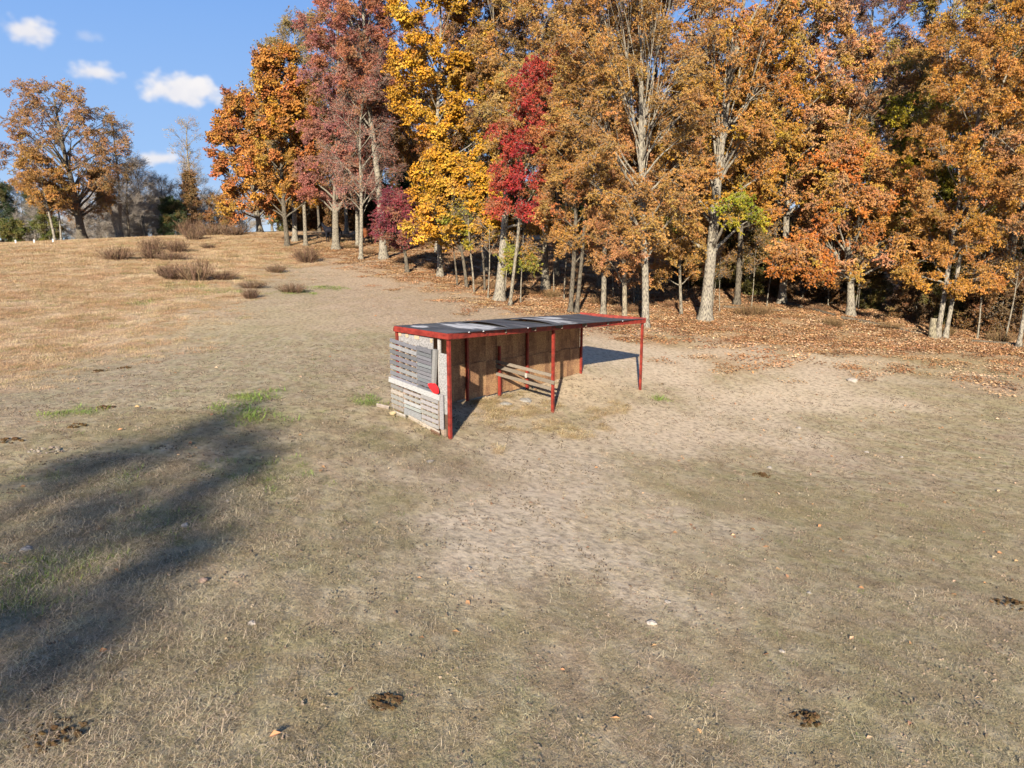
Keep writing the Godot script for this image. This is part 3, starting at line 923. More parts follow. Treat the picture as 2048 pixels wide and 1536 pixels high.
	for i in 20:
		var q: Node3D = dup(get_node("brush_tree_%03d" % [3 + (i * 3) % 11]))
		var x := -63.0 + (i % 26) * 1.25 + rf(-0.8, 0.8)
		var z := -94.0 - rf(0, 16)
		var k := rf(1.0, 1.5)
		q.position = Vector3(x, gh(x, z) - 0.1, z)
		between(q, "taller bare grey brush tree", crest, 97.0, 104.0)
		q.rotation.y = rf(0, TAU)
		q.scale = Vector3(k, k, k)
	# orange maples at the left end of the wood
	make_tree("maple_tree", "bright orange maple, the leftmost of the wood, crown sweeping low", -25.5, -76, {"h": 13.8, "r": 0.26, "l": Vector2(-1.6, 0), "cb": 2.0, "cr": 4.5, "prof": "low", "pal": ORANGE, "leaf": "maple", "nl": 28, "nt": 9, "ns": 6, "ls": 1.35, "lr": 0.36, "bark": GREY})
	make_tree("maple_tree", "orange maple with dark trunk at the front of the wood's left end", -18.9, -63, {"h": 16.4, "r": 0.2, "l": Vector2(-0.2, 0), "cb": 3.2, "cr": 3.7, "prof": "low", "pal": ORANGE + [Color(0.46, 0.24, 0.03)], "leaf": "maple", "nl": 28, "nt": 9, "ns": 6, "ls": 1.3, "lr": 0.36, "bark": DARKB})
	make_tree("maple_tree", "amber maple with grey trunk right beside the dark-trunked maple", -17.5, -63.5, {"h": 12.5, "r": 0.17, "l": Vector2(0.6, 0), "cb": 3.6, "cr": 2.7, "pal": [Color(0.36, 0.16, 0.03), Color(0.40, 0.2, 0.03)], "leaf": "oak", "nl": 18, "nt": 7, "ns": 6, "ls": 1.3, "bark": GREY})
	make_tree("thin_leaved_tree", "tall thinning olive-tan tree with grey branches rising behind the orange maples", -19.4, -67, {"h": 19.6, "r": 0.22, "l": Vector2(0.9, 0), "cb": 6.5, "cr": 3.6, "pal": DULL, "leaf": "small", "nl": 26, "nt": 9, "ns": 5, "ls": 1.4, "rise": 0.3, "bark": PALE})
	make_tree("red_oak_tree", "big dusty red oak with a tall grey trunk and low red sprays", -14.35, -61, {"h": 22.5, "r": 0.27, "l": Vector2(1.5, 0), "cb": 4.0, "cr": 3.5, "prof": "column", "lobes": [[-0.9, 6.5, 1.2, 1.3, 0], [0.6, 5.0, 1.5, 1.1, 2], [-0.8, 9.0, 1.4, 1.4, 1], [1.8, 7.2, 1.6, 1.2, 3], [2.6, 5.5, 1.8, 1.1, 0], [3.4, 9.0, 2.0, 1.1, 1], [-1.6, 4.4, 1.0, 0.7, 3]], "pal": MAUVE, "leaf": "oak", "nl": 32, "nt": 8, "ns": 6, "ls": 1.35, "lr": 0.34, "bark": GREY})
	make_tree("red_oak_tree", "dusty red tree with many bare grey twigs right of the big red oak", -12.9, -62.5, {"h": 18.5, "r": 0.16, "l": Vector2(1.2, 0), "cb": 5.5, "cr": 3.6, "pal": MAUVE, "leaf": "small", "nl": 26, "nt": 9, "ns": 4, "ls": 1.2, "bark": PALE})
	make_tree("grey_twig_tree", "nearly bare grey-brown tree filling the gap in the red oaks", -11.0, -54.3, {"h": 14.5, "r": 0.15, "l": Vector2(0.8, 0), "cb": 4.2, "cr": 3.4, "prof": "spread", "pal": [Color(0.36, 0.16, 0.12), Color(0.33, 0.13, 0.09)], "leaf": "thin", "nl": 24, "nt": 9, "ns": 4, "ls": 1.2, "bark": PALE})
	make_tree("red_oak_tree", "russet oak with a stout pale trunk leaning left, its top out of sight", -9.47, -55, {"h": 22.0, "r": 0.27, "l": Vector2(-1.2, 0), "cb": 10.0, "cr": 3.9, "prof": "egg", "pal": [Color(0.33, 0.12, 0.07), Color(0.28, 0.1, 0.075), Color(0.36, 0.13, 0.06), Color(0.26, 0.09, 0.08)], "leaf": "oak", "nl": 32, "nt": 9, "ns": 6, "ls": 1.3, "lr": 0.38, "bark": PALE})
	make_tree("understory_tree", "small dark red understory tree on a dark trunk in front of the golden trees", -6.9, -49, {"h": 5.2, "r": 0.14, "l": Vector2(-0.7, 0), "cb": 2.2, "cr": 1.9, "prof": "low", "pal": PLUM, "leaf": "small", "nl": 16, "nt": 8, "ns": 6, "ls": 1.2, "bark": DARKB})
	# the golden trees
	make_tree("golden_maple", "tall narrow bright golden maple rising out of sight behind the low golden one", -4.65, -48, {"h": 20.5, "r": 0.18, "l": Vector2(0.2, 0), "cb": 8.0, "cr": 3.0, "prof": "column", "pal": GOLD, "leaf": "maple", "nl": 30, "nt": 9, "ns": 5, "ls": 1.15, "lr": 0.4, "lobes": [[3.4, 11.0, 1.0, 1.1, 0], [3.9, 9.6, 0.6, 1.0, 1], [2.6, 8.2, 0.8, 1.0, 0], [3.6, 12.4, 0.2, 1.0, 2]]})
	make_tree("golden_maple", "low round golden maple with a yellow-green right side and several thin stems", -2.7, -44, {"h": 8.0, "r": 0.1, "l": Vector2(-1.3, 0), "cb": 2.9, "cr": 3.3, "prof": "low", "pal": GOLD, "leaf": "maple", "nl": 26, "nt": 9, "ns": 5, "ls": 1.05, "lr": 0.4, "bark": DARKB, "lobes": [[1.4, 4.6, 1.2, 1.1, 1], [1.8, 3.4, 1.0, 0.9, 1], [1.9, 5.6, 2.2, 0.9, 0], [1.2, 6.6, 1.5, 1.0, 0], [1.7, 4.2, 2.6, 0.8, 0]], "pal2": GOLDGREEN, "mix0": 0.6, "mix1": 0.1})
	for st in [["thin dark sapling left of the golden maple's stem", -3.3, -44.6, 5.0, 0.06], ["thin pale sapling right of the golden maple's stem", -2.2, -42.6, 5.6, 0.06], ["crooked dark sapling between the golden maple and the flared trunk", -1.6, -43.5, 5.4, 0.07]]:
		make_tree("sapling", st[0], st[1], st[2], {"h": st[3], "r": st[4], "l": Vector2(-0.4, 0), "cb": 3.8, "cr": 1.0, "pal": GOLDGREEN, "leaf": "thin", "nl": 6, "nt": 4, "ns": 3, "bark": DARKB if st[0].contains("dark") else GREY})
	make_tree("sparse_tree", "tall pale-gold thinning tree with sky showing through, right of the golden maple", -1.9, -51, {"h": 20.5, "r": 0.2, "l": Vector2(1.8, 0), "cb": 9.0, "cr": 3.2, "prof": "spread", "pal": PALEGOLD, "leaf": "small", "nl": 24, "nt": 8, "ns": 4, "ls": 1.25, "bark": PALE})
	make_tree("crimson_maple", "narrow crimson tree between the golden maples and the bronze beeches", -0.1, -38.3, {"h": 12.8, "r": 0.09, "l": Vector2(1.9, 0), "cb": 5.4, "cr": 1.9, "prof": "column", "pal": CRIMSON, "leaf": "oak", "nl": 18, "nt": 7, "ns": 5, "ls": 1.15, "lr": 0.45, "bark": GREY, "lobes": [[-0.3, 6.6, 0.4, 0.8, 2], [0.7, 4.6, 0.5, 0.55, 0], [1.2, 5.2, 0.3, 0.6, 1], [-0.5, 5.0, 0.6, 0.45, 2]]})
	make_tree("flared_tree", "stout grey trunk with a flared root, one low yellow-green branch at its right", -0.7, -40, {"h": 13.0, "r": 0.26, "l": Vector2(1.4, -0.5), "cb": 6.5, "cr": 1.9, "pal": PALEGOLD + [Color(0.42, 0.22, 0.04)], "leaf": "small", "nl": 14, "nt": 7, "ns": 4, "ls": 1.1, "bark": PALE, "lobes": [[0.6, 2.3, 0.8, 0.75, 3], [1.5, 2.25, 0.7, 0.7, 3], [1.0, 2.55, 0.9, 0.7, 3], [1.9, 4.2, 0.4, 0.8, 3]], "pal2": [Color(0.26, 0.25, 0.03)], "mix0": 0.3, "mix1": 0.12})
	# bronze beeches behind the shed
	make_tree("bronze_beech", "broad bronze beech behind the shed's right end, grey limbs fanning upward", 6.0, -33, {"h": 19.0, "r": 0.165, "l": Vector2(-1.0, -0.5), "cb": 3.6, "cr": 4.2, "prof": "egg", "fork": 0.62, "pal": BROWN, "leaf": "small", "nl": 38, "nt": 11, "ns": 6, "ls": 1.05, "lr": 0.33, "bark": PALE, "rise": 0.1})
	make_tree("bronze_beech", "bronze beech on two close dark stems left behind the shed", 2.9, -36.5, {"h": 13.5, "r": 0.12, "l": Vector2(0.6, 0), "cb": 3.0, "cr": 2.3, "prof": "egg", "pal": BROWN + [Color(0.42, 0.14, 0.05)], "leaf": "oak", "nl": 24, "nt": 9, "ns": 6, "ls": 0.95, "twin": Vector3(0.3, 0, 0.1), "bark": DARKB})
	make_tree("bronze_beech", "tall bronze beech on a thin shaded stem between its neighbours behind the shed", 4.4, -35.5, {"h": 18.0, "r": 0.13, "l": Vector2(-0.5, 0), "cb": 5.0, "cr": 3.0, "pal": BROWN, "leaf": "small", "nl": 26, "nt": 9, "ns": 6, "ls": 1.05, "bark": GREY})
	make_tree("bronze_beech", "low bronze beech on a speckled pinkish stem behind the shed roof", 5.3, -34.6, {"h": 9.0, "r": 0.12, "l": Vector2(-0.3, 0), "cb": 2.3, "cr": 2.2, "prof": "low", "pal": RUST, "leaf": "oak", "nl": 18, "nt": 9, "ns": 6, "ls": 0.95, "bark": Color(1.1, 0.95, 0.85)})
	make_tree("bronze_beech", "small copper beech with drooping boughs left of the stout flared hickory", 8.4, -36.5, {"h": 7.4, "r": 0.08, "l": Vector2(-0.6, 0), "cb": 2.0, "cr": 2.2, "prof": "low", "pal": BROWN, "leaf": "oak", "nl": 18, "nt": 9, "ns": 6, "ls": 0.9, "bark": GREY})
	make_tree("hickory_tree", "stout pale-trunked hickory with flared base at the edge of the bare ground", 9.2, -35, {"h": 20.0, "r": 0.27, "l": Vector2(1.4, -0.5), "cb": 4.2, "cr": 4.0, "prof": "spread", "fork": 0.62, "pal": [Color(0.46, 0.25, 0.03), Color(0.45, 0.21, 0.05), Color(0.44, 0.19, 0.05)], "leaf": "beech", "nl": 32, "nt": 7, "ns": 5, "ls": 1.0, "lr": 0.3, "bark": PALE, "lobes": [[0.4, 5.4, 1.5, 1.0, 0], [-0.7, 6.8, 1.4, 0.9, 1], [1.2, 8.2, 1.4, 1.0, 2], [0.1, 10.2, 1.5, 1.1, 1], [1.0, 12.0, 1.2, 1.1, 2]], "pal2": [Color(0.34, 0.28, 0.02), Color(0.22, 0.23, 0.02)], "mix0": 0.38, "mix1": 0.2})
	# the big-leaved orange beeches to the right
	make_tree("orange_beech", "low spreading orange beech with large leaves on a short grey trunk", 17.5, -38, {"h": 8.8, "r": 0.2, "l": Vector2(-1.2, 0.5), "cb": 2.5, "cr": 3.7, "prof": "low", "pal": PEACH + [Color(0.46, 0.16, 0.035)], "leaf": "beech", "nl": 32, "nt": 9, "ns": 6, "ls": 1.05, "lr": 0.33, "bark": PALE, "lobes": [[-3.8, 2.5, 1.2, 0.9, 4], [-3.2, 3.4, 1.4, 1.0, 0], [-2.2, 2.6, 1.6, 0.9, 4]]})
	make_tree("orange_beech", "tall peach-orange beech standing behind the low spreading one", 15.0, -41, {"h": 18.5, "r": 0.2, "l": Vector2(-0.4, 0), "cb": 5.5, "cr": 3.8, "prof": "egg", "pal": PEACH, "leaf": "beech", "nl": 34, "nt": 10, "ns": 6, "ls": 1.1, "lr": 0.36, "bark": PALE})
	make_tree("orange_beech", "amber beech filling the space between the hickory and the peach-orange beech", 12.2, -40, {"h": 14.5, "r": 0.16, "l": Vector2(0.3, 0), "cb": 5.0, "cr": 3.0, "prof": "egg", "pal": [Color(0.44, 0.21, 0.035), Color(0.46, 0.24, 0.04)], "leaf": "beech", "nl": 24, "nt": 9, "ns": 6, "ls": 1.05, "bark": DARKB})
	make_tree("olive_tree", "yellow-green tree glowing between the orange beech and the twin-stemmed tree", 21.6, -40.6, {"h": 11.5, "r": 0.15, "l": Vector2(-0.3, 0), "cb": 2.4, "cr": 3.3, "prof": "egg", "pal": OLIVE, "lobes": [[-1.2, 3.2, 1.5, 1.0, 0], [0.5, 4.5, 1.6, 1.1, 1], [-1.5, 5.5, 1.5, 1.0, 2], [0.8, 6.8, 1.5, 1.1, 0], [-0.5, 8.2, 1.4, 1.1, 2]], "leaf": "oak", "nl": 26, "nt": 9, "ns": 6, "ls": 1.1, "bark": DARKB})
	make_tree("twin_stemmed_tree", "white twin-stemmed tree with a tall amber crown near the wood's right end", 19.8, -34, {"h": 19.5, "r": 0.115, "l": Vector2(1.8, 0), "cb": 3.4, "cr": 3.2, "prof": "egg", "pal": [Color(0.46, 0.22, 0.04), Color(0.44, 0.20, 0.05), Color(0.40, 0.19, 0.05)], "leaf": "oak", "nl": 48, "nt": 10, "ns": 6, "ls": 0.95, "lr": 0.34, "twin": Vector3(0.34, 0, 0.05), "bark": Color(1.7, 1.7, 1.65), "lobes": [[-1.8, 2.9, 0.8, 0.8, 0], [1.6, 2.9, 0.9, 0.8, 1], [0.4, 2.4, 0.9, 0.6, 0], [0.6, 6.5, 1.6, 1.0, 1], [-0.5, 8.0, 1.6, 1.0, 0], [1.2, 9.8, 1.7, 1.1, 0], [0.2, 11.5, 1.6, 1.1, 1], [1.4, 13.2, 1.6, 1.1, 0], [0.4, 5.2, 1.5, 0.7, 0]]})
	make_tree("purple_tree", "dark purple-brown tree with a pale forked trunk high above the yellow-green tree", 24.5, -52, {"h": 21.5, "r": 0.22, "l": Vector2(-0.8, 0), "cb": 12.0, "cr": 4.2, "prof": "spread", "pal": [Color(0.14, 0.06, 0.05), Color(0.17, 0.07, 0.045), Color(0.2, 0.1, 0.05)], "leaf": "oak", "nl": 26, "nt": 8, "ns": 5, "ls": 1.2, "bark": PALE})
	make_tree("amber_tree", "tall amber tree filling the gap above the yellow-green tree", 25.5, -45, {"h": 21.0, "r": 0.18, "l": Vector2(-0.5, 0), "cb": 9.0, "cr": 3.6, "prof": "egg", "pal": [Color(0.44, 0.23, 0.045), Color(0.42, 0.2, 0.05), Color(0.36, 0.26, 0.05)], "leaf": "oak", "nl": 26, "nt": 8, "ns": 6, "ls": 1.2, "bark": PALE})
	make_tree("edge_tree", "thin mottled trunk with brown leaves, the rightmost of the wood's edge", 21.9, -31.5, {"h": 14.0, "r": 0.09, "l": Vector2(0.6, 0), "cb": 4.2, "cr": 2.4, "pal": RUST, "leaf": "oak", "nl": 20, "nt": 7, "ns": 5, "bark": PALE})
	make_tree("leaning_tree", "thick dark trunk leaning right in the shade behind the twin-stemmed tree", 24.0, -37, {"h": 15.5, "r": 0.26, "l": Vector2(3.0, 0), "cb": 6.5, "cr": 3.2, "pal": BROWN, "leaf": "oak", "nl": 20, "nt": 7, "ns": 5, "bark": DARKB})
	make_tree("pine_tree", "tall dark green pine at the top right behind the amber crown", 29.5, -44, {"h": 21, "r": 0.24, "cb": 6, "cr": 3.4, "prof": "egg", "pal": [Color(0.05, 0.085, 0.02), Color(0.09, 0.11, 0.025)], "leaf": "pine", "nl": 26, "nt": 8, "ns": 6, "ls": 1.4})
	for b in [["brown tree just outside the right edge of the view", 26.0, -30.5, 16.0], ["rusty tree farther along the wood's edge beyond the view", 31.0, -27, 15.0]]:
		make_tree("edge_tree", b[0], b[1], b[2], {"h": b[3], "r": 0.2, "cb": 3.5, "cr": 3.6, "pal": BROWN, "leaf": "oak", "nl": 24, "nt": 8, "ns": 6, "ls": 1.1, "bark": DARKB})
	# the trees behind the viewer whose shadow falls on the near left turf
	make_tree("shade_tree", "tree behind the viewer, shown only by the long shadow on the left turf", -10.9, 25.8, {"h": 13.4, "r": 0.18, "cb": 7.0, "cr": 1.9, "prof": "egg", "pal": BROWN, "leaf": "thin", "nl": 3, "nt": 7, "ns": 4, "ls": 1.2, "lr": 0.3, "lobes": [
		[-0.4, 16.1, 0, 0.6, 0], [-0.35, 15.4, 0.3, 0.8, 1], [-1.1, 15.1, 0, 0.6, 0], [0.4, 15.5, 0, 0.45, 2], [-0.9, 14.3, 0, 0.9, 0], [0.2, 14.3, 0.2, 0.75, 1], [-0.2, 13.2, 0, 0.95, 2], [1.0, 14.8, 0, 0.4, 1], [1.15, 14.1, 0, 0.45, 0], [1.1, 13.2, 0.3, 0.55, 1], [1.85, 13.6, 0, 0.35, 2], [1.9, 12.8, 0, 0.45, 0], [-1.1, 12.8, 0.2, 0.8, 3]]})

var edge := []
func note_edge() -> void:
	# bearings of the trees at the wood's edge, to say what an inner tree is seen between
	var nick := {"maple_tree": "leftmost orange maple", "maple_tree_001": "dark-trunked orange maple", "maple_tree_002": "amber maple", "red_oak_tree": "big dusty red oak", "grey_twig_tree": "grey twiggy tree", "red_oak_tree_002": "stout russet oak", "understory_tree": "small dark red tree",
		"golden_maple": "tall golden maple", "golden_maple_001": "low golden maple", "flared_tree": "flared grey trunk", "crimson_maple": "crimson tree", "bronze_beech_001": "twin-stemmed bronze beech", "bronze_beech_002": "tall bronze beech", "bronze_beech": "broad bronze beech",
		"bronze_beech_004": "small copper beech", "hickory_tree": "stout hickory", "orange_beech_002": "amber beech", "orange_beech_001": "peach-orange beech", "orange_beech": "low orange beech", "olive_tree": "yellow-green tree", "twin_stemmed_tree": "white twin stems", "edge_tree": "rightmost edge trunk"}
	for k in nick:
		var n: Node3D = get_node(k)
		edge.push_back([n.position.x / -n.position.z, nick[k]])
	edge.sort_custom(func(a, b): return a[0] < b[0])

func between(q: Node3D, what: String, among: Array = edge, near := 56.0, deep := 84.0) -> void:
	var b := q.position.x / -q.position.z
	var how := "left of the %s" % among[0][1]
	if b > among[-1][0]: how = "right of the %s" % among[-1][1]
	for i in among.size() - 1:
		if b >= among[i][0] and b < among[i + 1][0]:
			how = "between the %s and %s" % [among[i][1], among[i + 1][1]]
	var d := -q.position.z
	var far := "just" if d < near else ("well" if d < deep else "far")
	q.set_meta("label", "%s %s back %s" % [what, far, how])

func build_inner_wood() -> void:
	note_edge()
	# the wood behind its edge: six grown trees, then copies of them
	var protos := []
	var looks := [
		["brown", BROWN, "oak", 17.0, GREY], ["amber", [Color(0.42, 0.21, 0.04), Color(0.38, 0.17, 0.035)], "oak", 16.0, DARKB], ["rusty", RUST, "oak", 18.0, PALE],
		["olive", [Color(0.2, 0.17, 0.04), Color(0.26, 0.2, 0.05)], "oak", 15.0, DARKB], ["thinning grey", [Color(0.3, 0.2, 0.1), Color(0.26, 0.15, 0.08)], "thin", 18.0, PALE], ["dark brown", [Color(0.27, 0.14, 0.055), Color(0.23, 0.12, 0.05)], "oak", 17.0, GREY]]
	var spots := [[-12.5, -72], [-9.0, -66], [-6.0, -60], [-3.5, -64], [0.5, -58], [3.0, -50], [2.0, -44.5], [5.5, -46], [8.0, -52], [10.5, -47], [13.0, -49], [16.5, -52], [19.0, -48], [23.5, -58], [27.0, -47], [31.0, -52], [33.0, -40], [36.0, -46], [30.0, -36.5], [7.0, -41], [11.5, -43.5], [-0.5, -49], [-16.5, -75], [-20.5, -80], [-23, -86], [-14, -82], [-8, -78], [-2, -74], [4, -66], [11, -60], [18, -62], [40, -38], [38, -30], [26.5, -41.5], [14.5, -45.5], [18.5, -43.5]]
	rng.seed = 4242
	var far := []
	for i in 46:
		far.push_back([rf(-34, 48), rf(-128, -84) + 0.0])
	for i in 24:
		far.push_back([rf(0, 60), rf(-84, -62)])
	for i in looks.size():
		var k: Array = looks[i]
		var p: Array = spots[i]
		var pt := make_tree("wood_tree", "tall %s tree inside the wood, its trunk among many others" % k[0], p[0], p[1], {"seed": i * 7, "h": k[3], "r": 0.17, "l": Vector2(0.5, 0.3), "cb": 6.5, "cr": 3.6, "pal": k[1], "leaf": k[2], "nl": 20, "nt": 7, "ns": 5, "ls": 1.35, "bark": k[4], "back": true}, "trees standing inside the wood")
		between(pt, "tall %s tree" % k[0])
		protos.push_back(pt)
	rng.seed = 99
	var rest := spots.slice(looks.size())
	for i in rest.size() + far.size():
		var p: Array = rest[i] if i < rest.size() else far[i - rest.size()]
		var pk := (i * 5 + i / 6) % protos.size()
		var q: Node3D = dup(protos[pk])
		var s := rf(0.85, 1.15)
		if p[0] > 8.0 and p[0] < 27.0 and p[1] > -72.0: s *= 0.8
		q.position = Vector3(p[0], gh(p[0], p[1]) - 0.08, p[1])
		between(q, "tall %s tree" % looks[pk][0])
		q.rotation.y = rf(0, TAU)
		q.scale = Vector3(s, s, s)
	# evergreen and brown bushes that close the view under the crowns
	var under := [
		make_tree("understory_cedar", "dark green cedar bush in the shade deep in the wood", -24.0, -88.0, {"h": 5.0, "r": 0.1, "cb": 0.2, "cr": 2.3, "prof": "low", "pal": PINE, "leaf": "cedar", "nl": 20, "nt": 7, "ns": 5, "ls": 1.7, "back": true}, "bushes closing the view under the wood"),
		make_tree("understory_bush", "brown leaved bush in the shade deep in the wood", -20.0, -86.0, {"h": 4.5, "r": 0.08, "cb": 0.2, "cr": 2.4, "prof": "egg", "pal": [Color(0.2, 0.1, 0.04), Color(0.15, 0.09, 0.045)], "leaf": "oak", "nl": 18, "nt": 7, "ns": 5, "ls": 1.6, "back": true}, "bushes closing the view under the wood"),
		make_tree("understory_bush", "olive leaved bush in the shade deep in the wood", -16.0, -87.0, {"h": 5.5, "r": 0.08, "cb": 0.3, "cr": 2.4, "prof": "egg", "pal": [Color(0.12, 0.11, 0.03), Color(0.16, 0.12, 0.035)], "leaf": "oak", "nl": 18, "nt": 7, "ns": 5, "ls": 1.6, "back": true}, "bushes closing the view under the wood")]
	rng.seed = 1717
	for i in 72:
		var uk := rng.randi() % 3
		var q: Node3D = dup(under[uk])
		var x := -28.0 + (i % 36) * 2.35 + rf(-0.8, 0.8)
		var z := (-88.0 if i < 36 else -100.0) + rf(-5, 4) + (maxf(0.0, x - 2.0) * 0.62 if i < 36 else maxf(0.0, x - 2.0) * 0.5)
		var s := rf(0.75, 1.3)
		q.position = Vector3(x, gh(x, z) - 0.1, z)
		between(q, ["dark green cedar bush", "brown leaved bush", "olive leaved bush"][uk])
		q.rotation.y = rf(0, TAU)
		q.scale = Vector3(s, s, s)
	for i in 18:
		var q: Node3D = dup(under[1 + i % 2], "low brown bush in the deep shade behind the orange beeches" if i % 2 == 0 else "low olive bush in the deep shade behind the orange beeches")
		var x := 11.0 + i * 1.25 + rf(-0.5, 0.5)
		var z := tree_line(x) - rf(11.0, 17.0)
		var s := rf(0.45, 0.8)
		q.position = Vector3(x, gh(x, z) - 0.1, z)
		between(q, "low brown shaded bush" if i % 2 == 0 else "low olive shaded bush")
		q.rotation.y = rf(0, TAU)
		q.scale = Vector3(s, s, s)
	# bare saplings in the shade at the right
	var sp := make_tree("shade_sapling", "thin bare sapling in the dark understory at the right of the wood", 13.2, -43.0, {"h": 4.6, "r": 0.035, "l": Vector2(0.3, 0), "cb": 2.2, "cr": 0.8, "pal": BROWN, "leaf": "thin", "nl": 6, "nt": 4, "ns": 2, "back": true, "bark": GREY}, "saplings in the understory")
	for i in 34:
		var q := dup(sp)
		var x := rf(10.5, 31) if i < 26 else rf(-2, 9)
		var z := tree_line(x) - rf(6.5, 14.0) if i < 26 else rf(-46, -39)
		var s := rf(0.6, 1.25)
		q.position = Vector3(x, gh(x, z) - 0.05, z)
		between(q, "thin bare sapling")
		q.rotation.y = rf(0, TAU)
		q.scale = Vector3(s, s, s)
# ---------------------------------------------------------------- the shed
const FL := Vector3(-1.33, 0.0, -15.29)
const MF := Vector3(1.08, -0.30, -19.04)
const FR := Vector3(3.99, -0.53, -22.42)
const BL := Vector3(-2.62, 0.42, -16.45)
const BR := Vector3(2.15, 0.0, -23.1)
const GRAYW := Color(0.26, 0.258, 0.265)
const PALEW := Color(0.29, 0.282, 0.265)
const DARKW := Color(0.195, 0.20, 0.215)
const TANW := Color(0.38, 0.30, 0.22)

func flat_dir(a: Vector3, b: Vector3) -> Vector3:
	return Vector3(b.x - a.x, 0, b.z - a.z).normalized()

func wall_basis(a: Vector3, b: Vector3) -> Basis:
	var e := flat_dir(a, b)
	return Basis(e, Vector3.UP, e.cross(Vector3.UP))

# a board from p to q (centre line), h tall, t thick
func board(p: Vector3, q: Vector3, h: float, t: float, col: Color, ch := 0.0, lean := 0.0) -> MB:
	var m := MB.new()
	var d := (q - p).normalized()
	var side := d.cross(Vector3.UP).normalized()
	var up := side.cross(d).normalized()
	var b := Basis(d, up, side).rotated(d, lean)
	m.box((p + q) * 0.5, b, Vector3(p.distance_to(q), h, t), col, ch)
	return m

# a square painted post, its paint worn and dusty towards the ground
func steel_post(m: MB, foot: Vector3, h: float, b: Basis, s: float) -> void:
	var n := int(h / 0.09) + 1
	for k in 4:
		var a := PI * 0.5 * k
		var p := b * Vector3(cos(a) - sin(a), 0, sin(a) + cos(a)) * s * 0.5
		var q := b * Vector3(cos(a) + sin(a), 0, sin(a) - cos(a)) * s * 0.5
		for i in n:
			var y0 := h * i / n
			var y1 := h * (i + 1) / n
			var d := exp(-maxf(y0 - 0.3, 0.0) * 5.0)
			var j := rf(0.84, 1.08)
			var col := Color(1, 1, 1).lerp(Color(1.25, 5.0, 7.0), d * rf(0.25, 0.5)) * j
			if rng.randf() < 0.07: col = Color(0.75, 1.6, 1.8) * j
			m.quad(foot + p + Vector3.UP * y0, foot + p + Vector3.UP * y1, foot + q + Vector3.UP * y1, foot + q + Vector3.UP * y0, col)
	var top := foot + Vector3.UP * h
	var c := []
	for k in 4:
		var a := PI * 0.5 * k
		c.push_back(top + b * Vector3(cos(a) - sin(a), 0, sin(a) + cos(a)) * s * 0.5)
	m.quad(c[3], c[2], c[1], c[0])

# a wall board whose faces carry water stains, scuffs and a dirty foot
func sheet(m: MB, o: Vector3, b: Basis, s: Vector3, col: Color) -> void:
	m.box(o, b, s * Vector3(0.999, 0.999, 0.6), col * 0.5)
	var nx := maxi(3, int(s.x / 0.08))
	var ny := maxi(3, int(s.y / 0.07))
	var ph := rf(0, 50)
	for side in [-1.0, 1.0]:
		for i in nx:
			for j in ny:
				var x0 := s.x * (float(i) / nx - 0.5)
				var x1 := s.x * (float(i + 1) / nx - 0.5)
				var y0 := s.y * (float(j) / ny - 0.5)
				var y1 := s.y * (float(j + 1) / ny - 0.5)
				var st := nz2.get_noise_2d(i * 1.6 + ph, j * 0.3) * 1.1 + nz3.get_noise_2d(i * 1.4 + ph, j * 1.6) * 0.5
				var k := clampf(0.92 + st * 0.55, 0.55, 1.15)
				var cc := Color(col.r * k, col.g * k * (1.0 + st * 0.1), col.b * k)
				var z: float = s.z * 0.5 * side
				var p := [o + b * Vector3(x0, y0, z), o + b * Vector3(x0, y1, z), o + b * Vector3(x1, y1, z), o + b * Vector3(x1, y0, z)]
				if side > 0: m.quad(p[0], p[1], p[2], p[3], cc)
				else: m.quad(p[3], p[2], p[1], p[0], cc)

